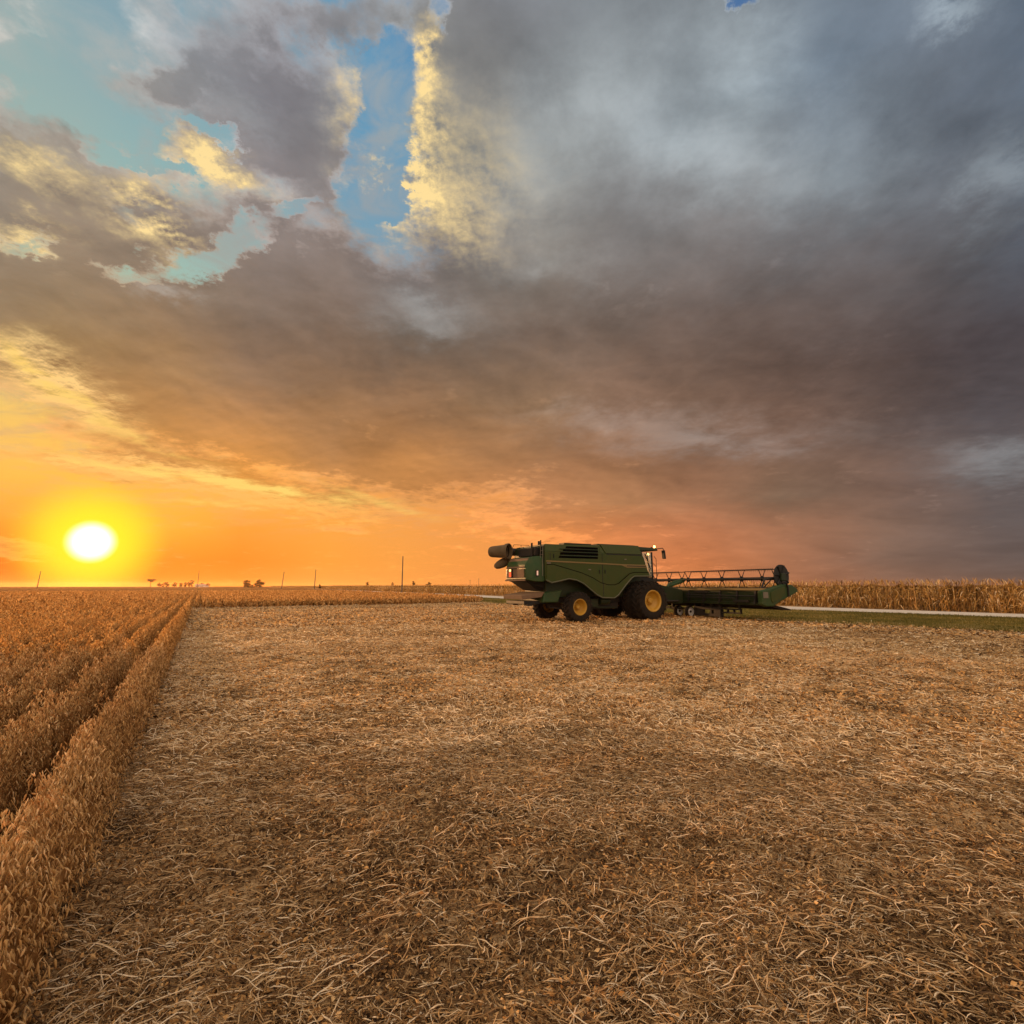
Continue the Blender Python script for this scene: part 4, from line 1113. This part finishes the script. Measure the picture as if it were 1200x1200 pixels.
    sp = MB(); sp.box(-2.75, -1.5, -.9, 1.0, .92, 1.08); sp.box(-2.6, -2.3, -.95, -.6, .84, .95); sp.box(-2.6, -2.3, .5, .9, .84, .95)
    sp.build('spreader', BLACK, T, bevel=.02)
    # wheels: steered pair behind, dual drive wheels ahead
    for s in (-1, 1):
        wheel(T, 0.0, s * 1.45, .78, .60, .39, s, 20)
        wheel(T, 4.25, s * 1.18, 1.05, .62, .54, s, 22)
        wheel(T, 4.25, s * 2.08, 1.05, .62, .54, s, 22)
    MB().tube((4.25, -2.0, 1.03), (4.25, 2.0, 1.03), .22, 14).build('axle', YELLOW, T, smooth=True)
    MB().tube((0, -1.3, .76), (0, 1.3, .76), .14, 12).build('axle', YELLOW, T, smooth=True)
    # tank and bits in the belly between the wheels
    tk = MB(); tk.tube((1.55, -1.25, 1.02), (2.15, -1.25, 1.02), .17, 16); tk.box(.95, 1.4, -1.35, -1.0, .75, 1.15)
    tk.tube((1.3, -1.3, .72), (2.6, -1.3, .68), .03, 8); tk.build('air_tank', GREEN2, T, smooth=True)
    # cab
    cb = MB()
    P = {}
    pill = [((4.75, 3.68), (5.15, 2.28)), ((5.45, 3.72), (5.52, 2.20)), ((5.62, 3.70), (5.72, 2.35))]
    for s in (-1, 1):
        w0, w1, w2 = s * 1.02, s * 1.02, s * .62
        cb.tube((4.72, w0, 3.72), (5.10, w0, 2.30), .045, 8)
        cb.tube((5.50, w1, 3.72), (5.52, w1, 2.20), .055, 8)
        cb.tube((5.15, w0, 3.70), (5.30, w0, 2.60), .03, 8)
    cb.box(4.3, 5.60, -1.03, 1.03, 1.95, 2.30); cb.box(4.2, 4.75, -1.0, 1.0, 2.3, 3.75)
    C_ = cb.build('cab', BLACK, T, bevel=.01)
    gl = MB()
    for s in (-1, 1):
        gl.face([(4.76, s * 1.03, 3.68), (5.47, s * 1.03, 3.68), (5.50, s * 1.03, 2.32), (5.12, s * 1.03, 2.32)])
    prev = None
    for k in range(9):
        y = -1.0 + k * .25; x = 5.50 + .26 * (1 - (y / 1.0) ** 2)
        cur = ((x, y, 3.72), (x + .04, y, 2.2))
        if prev: gl.face([prev[0], cur[0], cur[1], prev[1]])
        prev = cur
    gl.build('cab_glass', GLASS, C_)
    wp = MB()
    wp.tube((4.98, -1.06, 3.62), (5.36, -1.06, 2.75), .028, 6); wp.build('door_bar', BLACK, C_)
    se = MB(); se.box(4.78, 5.05, -.3, .3, 2.32, 3.2); se.box(4.8, 5.3, -.3, .3, 2.30, 2.75); se.build('seat', BLACK, C_, bevel=.05)
    cr = MB(); cr.hexa([(4.20, -1.12, 3.76), (6.10, -.95, 3.82), (6.10, .95, 3.82), (4.20, 1.12, 3.76), (4.20, -1.08, 4.0), (6.02, -.92, 3.98), (6.02, .92, 3.98), (4.20, 1.08, 4.0)])
    K_ = cr.build('cab_roof', GREEN2, C_, bevel=.05, seg=3)
    bk = MB(); bk.tube((5.75, -.78, 4.0), (5.75, -.78, 4.03), .06, 12); bk.build('lamp_base', BLACK, T)
    be = MB(); be.lathe([(.001, 0), (.055, 0), (.055, .10), (.03, .135), (.001, .14)], 0, 0, 0, 14)
    bo = be.build('beacon', AMBER, T, smooth=True); bo.rotation_euler = (R(90), 0, 0); bo.location = (5.95, -.80, 4.0)
    mi = MB(); mi.path([(6.0, -.92, 3.93), (6.38, -1.02, 3.98), (6.44, -1.02, 3.86)], .025, 8); mi.hexa([(6.40, -1.12, 3.38), (6.52, -1.12, 3.36), (6.52, -.92, 3.36), (6.40, -.92, 3.38), (6.36, -1.12, 3.84), (6.46, -1.12, 3.86), (6.46, -.92, 3.86), (6.36, -.92, 3.84)])
    mi.build('mirror', BLACK, C_, bevel=.015)
    mi = MB(); mi.path([(6.0, .92, 3.93), (6.38, 1.02, 3.98), (6.44, 1.02, 3.86)], .025, 8); mi.hexa([(6.40, .92, 3.38), (6.52, .92, 3.36), (6.52, 1.12, 3.36), (6.40, 1.12, 3.38), (6.36, .92, 3.84), (6.46, .92, 3.86), (6.46, 1.12, 3.86), (6.36, 1.12, 3.84)])
    mi.build('mirror', BLACK, C_, bevel=.015)
    rl = MB()
    rl.path([(5.75, 1.35, 2.1), (5.75, 1.35, 3.15), (5.0, 1.6, 3.2), (4.9, 1.6, 2.3)], .018, 6)
    rl.path([(5.75, 1.35, 2.65), (5.0, 1.6, 2.68)], .014, 6)
    rl.path([(5.95, -.9, 2.15), (5.95, -.9, 3.35), (5.80, -.9, 3.5)], .016, 6); rl.path([(6.15, -.7, 2.15), (6.15, -.7, 2.9), (5.9, -.7, 3.1)], .014, 6)
    rl.box(4.65, 6.1, -1.25, 1.7, 2.06, 2.12); rl.build('platform_rail', DARKM, T)
    st = MB()
    for z in (.75, 1.1, 1.45, 1.8): st.box(5.35, 5.75, 1.75, 1.95, z, z + .04)
    st.path([(5.35, 1.85, .65), (5.35, 1.75, 2.1)], .025, 6); st.path([(5.75, 1.85, .65), (5.75, 1.75, 2.1)], .025, 6); st.build('ladder', DARKM, T)
    # feeder house
    fh = MB(); fh.prism([(4.6, 1.25), (4.6, 2.05), (5.6, 2.0), (8.05, 1.60), (8.10, .82), (7.6, .78)], -.78, .78)
    fh.build('feeder_house', GREEN2, T, bevel=.03)
    for s in (-1, 1): MB().path([(5.2, s * .86, .95), (7.6, s * .86, .95)], .06, 10).build('lift_ram', DARKM, T, smooth=True)
    # unloading auger folded back along the far side
    au = MB(); au.tube((3.6, 1.78, 3.62), (-2.45, 1.74, 3.66), .21, 20); au.tube((3.6, 1.78, 3.62), (3.85, 1.5, 3.1), .24, 16); au.box(-.95, -.80, 1.5, 1.97, 3.42, 3.88); au.box(1.9, 2.05, 1.5, 1.97, 3.40, 3.86)
    A_o = au.build('unloading_auger', DARKM, T, smooth=True)
    # swung end piece of the auger: a flared drum with its open mouth turned to the near side
    ab = MB(); prof = [(.001, -.60), (.24, -.60), (.28, -.54), (.30, -.45), (.36, .30), (.41, .38), (.43, .52), (.42, .56), (.385, .55), (.35, .40), (.30, .10), (.001, .10)]
    ab.lathe(prof, 0, 0, 0, 30)
    dr = ab.build('auger_end', AUGERM, A_o, smooth=True)
    dr.location = (-2.88, 1.50, 3.64); dr.rotation_euler = (0, 0, math.atan2(-.80, .59) - R(90))
    mo = MB(); mo.lathe([(.001, .11), (.31, .11), (.345, .38), (.36, .41)], 0, 0, 0, 30); mo.build('auger_mouth', VENT, dr, smooth=True)
    sp = MB(); yc = 1.62
    P_s = [((-2.28, yc, 3.34), .18), ((-2.42, yc, 3.16), .24), ((-2.66, yc, 3.03), .25), ((-2.90, yc, 2.92), .21), ((-3.06, yc, 2.85), .15), ((-3.12, yc, 2.82), .08)]
    for (pa, ra), (pb, rb_) in zip(P_s[:-1], P_s[1:]): sp.tube(pa, pb, ra, 16, r2=rb_)
    sp.build('spout', AUGERM, A_o, smooth=True)
    rr = MB(); rr.path([(-2.0, 1.74, 3.86), (-1.9, 1.74, 4.06), (-.95, 1.74, 4.06), (-.9, 1.74, 3.86)], .014, 6); rr.path([(-1.45, 1.74, 3.86), (-1.45, 1.74, 4.06)], .014, 6)
    rr.build('hand_rail', DARKM, A_o)
    # rear ladder and pipes at the joint of hood and shield
    ld = MB()
    for y in (-1.50, -1.28): ld.path([(-2.06, y, 2.3), (-2.02, y, 3.85)], .016, 6)
    for z in (3.35, 3.55, 3.75): ld.path([(-2.03, -1.50, z), (-2.03, -1.28, z)], .013, 6)
    ld.build('rear_ladder', GREYLINE, T)
    return T

combine()

# ------------------------------------------------------------------ the header in front
def header():
    c = np.array([OX, OY]) + CF * 8.3
    T = thing('draper_header', 'wide green draper header with black reel mounted in front of the combine', 'header', (c[0], c[1], 0), HEAD)
    W = 6.05
    fr = MB(); fr.box(-.08, .10, -W, W, 1.58, 1.70); fr.build('top_beam', OLIVE, T, bevel=.02)
    bs = MB(); bs.hexa([(-.02, -W, .84), (.04, -W, .84), (.04, W, .84), (-.02, W, .84), (-.02, -W, 1.58), (.04, -W, 1.58), (.04, W, 1.58), (-.02, W, 1.58)])
    bs.box(-.14, .0, -W, W, .84, .98)
    B_ = bs.build('back_sheet', GREEN2, T, bevel=.01)
    for y in np.arange(-5.5, 5.8, 1.1):
        rb = MB(); rb.hexa([(-.22, y - .05, .90), (-.03, y - .05, .90), (-.03, y + .05, .90), (-.22, y + .05, .90), (-.09, y - .05, 1.57), (-.03, y - .05, 1.57), (-.03, y + .05, 1.57), (-.09, y + .05, 1.57)])
        rb.build('brace', DARKM, B_)
    pd = MB(); pd.box(-.30, -.155, -5.2, -4.3, .98, 1.10); pd.box(-.26, -.15, -2.6, -1.6, 1.42, 1.54); pd.tube((-.25, -5.6, 1.30), (-.25, -1.0, 1.32), .03, 8); pd.tube((-.28, -4.4, 1.18), (-.28, -1.0, 1.2), .025, 8); pd.tube((-.20, -3.3, 1.45), (-.20, -1.0, 1.4), .02, 8)
    pd.build('hydraulic_line', DARKM, B_)
    dk = MB(); dk.prism([(.05, .96), (1.55, .70), (1.95, .62), (1.95, .56), (1.5, .58), (.05, .84)], -W + .06, W - .06); dk.build('draper_deck', RUBBER, T)
    kn = MB()
    for y in np.arange(-5.95, 6.0, .16): kn.hexa([(1.95, y - .02, .56), (2.12, y - .004, .585), (2.12, y + .004, .585), (1.95, y + .02, .56), (1.95, y - .02, .60), (2.12, y - .004, .592), (2.12, y + .004, .592), (1.95, y + .02, .60)])
    kn.build('cutter_bar', DARKM, T)
    shape = [(-.66, 1.58), (-.10, 1.66), (.52, 1.81), (1.16, 1.90), (1.74, 1.87), (2.14, 1.68), (2.24, 1.53), (1.47, 1.27), (.82, 1.07), (.17, .80), (-.40, .80), (-.66, .90)]
    for s in (-1, 1):
        y0, y1 = sorted((s * W, s * (W + .26)))
        E_ = MB().prism(shape, y0, y1).build('end_shield', GREEN3, T, bevel=.05, seg=3)
        inner = [(-.02, 1.50), (.55, 1.68), (1.08, 1.75), (1.12, 1.40), (.70, 1.17), (.10, .98), (-.02, 1.1)]
        y0, y1 = sorted((s * (W + .262), s * (W + .29)))
        MB().prism(inner, y0, y1).build('end_cover', OLIVE if False else GREEN, E_, bevel=.02)
        MB().box(-.60, -.24, y0, y1, 1.22, 1.52).build('decal', GREYLINE, E_)
        y0, y1 = sorted((s * (W + .262), s * (W + .31)))
        bl = MB(); bl.path([(.95, s * (W + .30), 2.02), (1.22, s * (W + .30), 1.98), (1.34, s * (W + .30), 1.72), (1.34, s * (W + .30), 1.28)], .045, 8); bl.build('hose', BLACK, E_)
    # reel in two halves
    RX, RZ, RR = 1.25, 2.20, .56
    for (ya, yb, sp) in ((-5.85, .18, [-5.75, -4.98, -3.70, -2.38, -1.08, .15]), (.62, 5.85, [.66, 1.75, 3.0, 4.25, 5.1, 5.75])):
        rt = MB(); rt.tube((RX, ya, RZ), (RX, yb, RZ), .085, 14); RT = rt.build('reel_tube', BLACK, T, smooth=True)
        for y in sp:
            arms = MB()
            for k in range(6):
                a = math.pi / 3 * k
                ex_, ez = math.cos(a), math.sin(a)
                arms.tube((RX, y, RZ), (RX + RR * ex_, y, RZ + RR * ez), .030, 6, r2=.020)
            arms.tube((RX, y - .03, RZ), (RX, y + .03, RZ), .15, 12)
            arms.build('reel_arm', BLACK, RT)
        for k in range(6):
            a = math.pi / 3 * k
            bx, bz = RX + RR * math.cos(a), RZ + RR * math.sin(a)
            bt = MB(); bt.tube((bx, ya, bz), (bx, yb, bz), .024, 8)
            for y in np.arange(ya + .05, yb, .125):
                bt.tube((bx, y, bz), (bx - .05, y, bz - .13 if k not in (1, 2) else bz - .10), .007, 3)
                bt.tube((bx, y, bz), (bx + .03, y, bz + .07), .006, 3)
            bt.build('reel_bat', BLACK, RT)
    for s in (-1, 1):
        d_ = MB(); y = s * 5.93
        d_.lathe([(.10, -.02), (.50, -.03), (.60, -.025), (.60, .025), (.50, .03), (.10, .02)], RX + .22, y, RZ + .12, 28, close=True)
        for k in range(7):
            a = 2 * math.pi * k / 7 + .3
            d_.tube((RX + .22, y, RZ + .12), (RX + .22 + .59 * math.cos(a), y + s * .05, RZ + .12 + .59 * math.sin(a)), .05, 6)
        D_ = d_.build('reel_end_shield', BLACK, T, smooth=True)
        MB().hexa([(RX + .0, y + s * .04, RZ - .12), (RX + .42, y + s * .04, RZ - .12), (RX + .42, y + s * .18, RZ - .12), (RX + .0, y + s * .18, RZ - .12), (RX + .05, y + s * .04, RZ + .26), (RX + .36, y + s * .04, RZ + .26), (RX + .36, y + s * .16, RZ + .26), (RX + .05, y + s * .16, RZ + .26)]).build('reel_drive', GREEN2, D_, bevel=.03)
        am = MB(); am.path([(.0, s * 5.80, 1.66), (.30, s * 5.80, 2.14), (RX, s * 5.80, RZ + .06)], .045, 8); am.tube((.15, s * 5.7, 1.62), (.8, s * 5.78, 2.1), .03); am.build('reel_lift_arm', BLACK, T)
    am = MB(); am.path([(-.15, .40, 1.66), (.15, .40, 2.02), (RX, .40, RZ + .02)], .10, 8); am.tube((-.45, .1, 1.80), (RX - .15, .40, 2.12), .09, 10); am.tube((-1.1, -.4, 1.75), (-.1, .3, 2.0), .08, 8)
    am.build('reel_centre_arm', GREEN3, T, bevel=.01)
    # transport gear under the back sheet
    for y in (-.05, -.90):
        wb = MB(); wb.lathe([(.20, -.10), (.30, -.12), (.335, -.07), (.34, 0), (.335, .07), (.30, .12), (.20, .10)], 0, 0, 0, 28, close=True)
        w_ = wb.build('transport_wheel', RUBBER, T, smooth=True); w_.location = (.10, y, .335)
        r2 = MB(); r2.lathe([(.23, -.115), (.24, -.125), (.215, -.11), (.18, -.06), (.11, -.05), (.07, -.07), (.001, -.07)], 0, 0, 0, 24); r2.build('rim', GREYRIM, w_, smooth=True)
        r3 = MB(); r3.lathe([(.07, -.071), (.06, -.12), (.001, -.12)], 0, 0, 0, 14); r3.build('hub', BLACK, w_, smooth=True)
    tf = MB()
    tf.box(.0, .22, -.95, .4, .45, .56); tf.box(.05, .25, -3.2, -1.3, .50, .66); tf.box(.05, .25, -3.1, -1.35, .14, .28)
    for y in (-3.15, -2.55, -1.95, -1.4): tf.box(.06, .24, y, y + .12, .20, .90)
    tf.box(.04, .20, -1.9, -1.5, .2, .5); tf.box(.0, .26, -3.2, -2.75, .12, .5)
    tf.box(.10, .22, -4.4, -3.2, .54, .62); tf.box(.10, .22, -4.4, -3.2, .34, .42)
    for y in (-4.42, -4.0, -3.6): tf.box(.09, .23, y, y + .06, .34, .62)
    tf.box(.1, .2, -4.38, -4.28, .62, .90); tf.path([(.15, -3.3, .6), (.15, -4.2, .86)], .03, 6)
    tf.box(.0, .22, .5, 2.6, .45, .6); tf.box(.0, .2, .3, .42, .4, .9)
    tf.build('transport_frame', DARKM, T, bevel=.01)
    return T

header()

# ------------------------------------------------------------------ far things on the horizon
POLE = paint('weathered_pole', (.11, .08, .055), rough=.9, dust=.3, scale=1.0)
def pole(x, y, h, tilt, label, arm=True, r0=.19):
    T = thing('utility_pole', label, 'utility pole', (x, y, 0), 0, 'poles along the horizon')
    T.rotation_euler = (0, R(tilt), 0)
    MB().tube((0, 0, -.3), (0, 0, h), r0, 10, r2=r0 * .62).build('post', POLE, T, smooth=True)
    if arm:
        a = MB().box(-.7, .7, -.06, .06, h - .75, h - .60)
        a.build('crossarm', POLE, T)
        for k in (-.6, .6):
            MB().tube((k, 0, h - .6), (k, 0, h - .42), .05, 8).build('insulator', GREYLINE, T)
def polar(px_az, d):
    return d * math.sin(R(px_az)), d * math.cos(R(px_az))
for az_, d_, h_, ti_, lb_, arm_, r_0 in (
    (-12.0, 150, 10.3, 0.0, 'tallest slim pole standing nearest, left of the combine', False, .20),
    (-20.9, 285, 10.4, 1.5, 'slim pole left of the tallest pole, beside a tiny bush', False, .24),
    (-24.0, 320, 10.0, 5.0, 'leaning slim pole just right of the pair of round trees', False, .26),
    (-31.3, 420, 12.6, 1.0, 'thin pole rising out of the farmstead trees', False, .22),
    (-42.55, 400, 10.4, 5.5, 'slanting pole on the horizon directly below left of the sun', False, .26),
    (-4.64, 560, 8.5, 0.0, 'faint short pole behind the cornfield, left one of two', True, .24),
    (-3.69, 560, 10.2, 0.0, 'faint pole behind the cornfield nearest the combine', True, .24)):
    x_, y_ = polar(az_, d_)
    pole(x_, y_, h_, ti_, lb_, arm_, r_0)

LEAF = plant_mat('tree_leaf', [(0.0, (.012, .016, .006)), (.5, (.025, .030, .010)), (1.0, (.05, .05, .016))], .08, .7, .2)
BARK = paint('bark', (.07, .05, .035), rough=.95, dust=.1, scale=1.0)
def tree(x, y, h, w, label, seed, group, shape='round', trunk=.28, name='tree'):
    r = np.random.RandomState(seed)
    T = thing(name, label, 'tree' if name == 'tree' else 'shrub', (x, y, 0), r.rand() * 6, group)
    tb = MB(); lean = r.randn(2) * .03 * h
    t0 = Vector((0, 0, -.2)); t1 = Vector((lean[0], lean[1], h * trunk)); t2 = Vector((lean[0] * 1.6, lean[1] * 1.6, h * .72))
    rad = .028 * h + .06
    tb.tube(t0, t1, rad, 9, r2=rad * .75); tb.tube(t1, t2, rad * .75, 8, r2=rad * .3)
    cl = []
    nb = 11
    for k in range(nb):
        a = 2 * math.pi * (k + r.rand() * .7) / nb
        zz = trunk + (.9 - trunk) * (k % 4 + r.rand()) / 4.4
        if shape == 'flat': zz = .66 + .30 * r.rand()
        prof = math.sin(math.pi * min(max((zz - trunk * .5) / (1.08 - trunk * .5), .05), .95)) ** .7
        if shape == 'flat': prof = .45 + .75 * (zz - .6) / .36
        d = w * .5 * prof * (.55 + .4 * r.rand())
        s0 = t1.lerp(t2, min(1, max(0, (zz - trunk) / .6)) * .8)
        e = Vector((math.cos(a) * d, math.sin(a) * d, h * zz))
        m_ = s0.lerp(e, .5) + Vector((0, 0, .03 * h))
        tb.tube(s0, m_, rad * .32, 6, r2=rad * .2); tb.tube(m_, e, rad * .2, 6, r2=rad * .06)
        cl.append((e, (.13 + .10 * r.rand()) * w * (1.0 if shape != 'flat' else .8), .7 if shape != 'flat' else .5))
        if r.rand() < .6:
            cl.append((m_ + Vector((0, 0, .04 * h)), .12 * w, .7))
    cl.append((t2 + Vector((0, 0, h * .14)), .16 * w, .8))
    if shape == 'flat': cl = [c for c in cl if c[0].z > h * .6]
    tb.build('trunk', BARK, T, smooth=True)
    bag = Bag(); per = 150
    for (c, rr, sq) in cl:
        n = per; u = unit(r.randn(n, 3)) * (r.rand(n, 1) ** .45) * rr * (1 + .3 * r.randn(n, 1))
        u[:, 2] *= sq
        C = np.array(c)[None] + u
        a = unit(r.randn(n, 3)); b_ = unit(np.cross(a, r.randn(n, 3))); s = (.022 + .02 * r.rand(n)) * h ** .8 * 1.7
        V = np.stack([C - a * s[:, None], C - b_ * s[:, None] * .6, C + a * s[:, None], C + b_ * s[:, None] * .6], 1)
        bag.add(V, np.arange(n)[:, None] * 4 + np.arange(4), np.repeat(np.clip(.5 + .25 * r.randn(n), 0, 1), 4))
    link('crown', bag.mesh('crown'), LEAF, T)
    return T

GR = 'trees along the horizon'
TR = [  # azimuth, distance, height, width, label, shape
    (-34.95, 936, 12.6, 10.4, 'lone flat-topped tree at the left end of the farmstead trees', 'flat'),
    (-34.30, 975, 7.4, 6.0, 'low rounded tree just right of the flat-topped tree', 'round'),
    (-34.02, 994, 6.6, 5.2, 'small low tree in the gap of the farmstead row', 'round'),
    (-33.72, 975, 9.0, 6.8, 'rounded tree with a peaked crown, left part of farmstead row', 'round'),
    (-33.10, 975, 8.2, 6.8, 'rounded tree in the middle of the farmstead row', 'round'),
    (-32.62, 984, 7.6, 5.6, 'small tree left of the tall leaning farmstead tree', 'round'),
    (-32.28, 975, 8.6, 5.6, 'rounded tree touching the tall leaning farmstead tree', 'round'),
    (-31.98, 965, 9.4, 5.2, 'bushy tree under the tall leaning farmstead crown', 'round'),
    (-31.76, 955, 12.4, 5.6, 'tallest tree of the farmstead row, left of the white house', 'round'),
    (-30.95, 1053, 8.2, 5.2, 'dark tree behind the white farmhouse roof', 'round'),
    (-30.45, 1014, 7.4, 6.0, 'low tree at the right end of the farmstead', 'round'),
    (-27.12, 560, 8.0, 8.2, 'left one of two round trees standing apart on the horizon', 'round'),
    (-26.05, 560, 8.6, 9.0, 'right and larger one of two round trees on the horizon', 'round'),
]
for i_t, (a_, d_, h_, w_, lb_, sh_) in enumerate(TR):
    x_, y_ = polar(a_, d_); tree(x_, y_, h_, w_, lb_, 500 + i_t, GR, sh_, .16 if sh_ == 'round' else .5)
SB = [(-26.62, 560, 3.2, 4.5, 'low bush between the two round trees'), (-20.35, 363, 3.4, 1.7, 'tiny bush at the foot of a slim pole'),
      (-15.62, 462, 6.0, 2.5, 'small dark bush above the corn, left of the tallest pole'), (-13.0, 517, 6.0, 2.5, 'tiny bush just left of the tallest pole'),
      (-10.75, 495, 7.0, 3.0, 'pointed dark bush above the corn right of the tallest pole'), (-9.15, 550, 6.4, 6.0, 'low wide bush above the corn, nearest the combine')]
for i_t, (a_, d_, h_, w_, lb_) in enumerate(SB):
    x_, y_ = polar(a_, d_); tree(x_, y_, h_, w_, lb_, 700 + i_t, 'bushes along the horizon', 'round', .12, name='shrub')

# white farmhouse far off
WALLW = paint('white_siding', (.72, .68, .62), rough=.8, dust=.3, scale=.4)
ROOFM = paint('pale_roof', (.40, .33, .28), rough=.8, dust=.3, scale=.4)
def farmhouse():
    x, y = polar(-31.05, 960)
    T = thing('farmhouse', 'low white farm building among the trees on the horizon', 'farmhouse', (x, y, 0), R(25))
    w = MB().box(-7, 7, -3.5, 3.5, 0, 3.4)
    w.box(7.001, 11, -2.6, 2.6, 0, 2.7); w.build('wall', WALLW, T)
    r = MB(); r.prism([(-7.4, 3.41), (7.4, 3.41), (7.4, 3.5), (-7.4, 3.5)], -3.9, 3.9)
    r.hexa([(-7.4, -3.9, 3.5), (7.4, -3.9, 3.5), (7.4, 3.9, 3.5), (-7.4, 3.9, 3.5), (-7.2, -.05, 5.2), (7.2, -.05, 5.2), (7.2, .05, 5.2), (-7.2, .05, 5.2)])
    r.box(7.002, 11.3, -2.9, 2.9, 2.71, 2.95); R_ = r.build('roof', ROOFM, T)
    MB().box(-2.0, -1.4, .6, 1.2, 4.6, 5.9).build('chimney', BARK, R_)
    for k in (-5, -2, 3.5):
        W_ = MB().box(k - .6, k + .6, -3.56, -3.502, 1.1, 2.4).build('window', GREYLINE, T)
        MB().box(k - .5, k + .5, -3.58, -3.562, 1.2, 2.3).build('pane', BLACK, W_)
    MB().box(.6, 1.6, -3.56, -3.502, 0.02, 2.15).build('door', BARK, T)
farmhouse()

# ------------------------------------------------------------------ evening haze
def haze():
    m = bpy.data.materials.new('evening_haze'); m.use_nodes = True
    nt = m.node_tree; nt.nodes.clear()
    v = nt.nodes.new('ShaderNodeVolumePrincipled'); o = nt.nodes.new('ShaderNodeOutputMaterial')
    v.inputs['Color'].default_value = (1.0, .55, .28, 1)
    v.inputs['Density'].default_value = 0.00009
    v.inputs['Anisotropy'].default_value = 0.65
    nt.links.new(v.outputs[0], o.inputs['Volume'])
    b = MB().box(-2700, 2700, -2700, 2700, -1, 16).build('haze', m)
    b['kind'] = 'stuff'; b['label'] = 'thin golden evening haze over the fields'
haze()
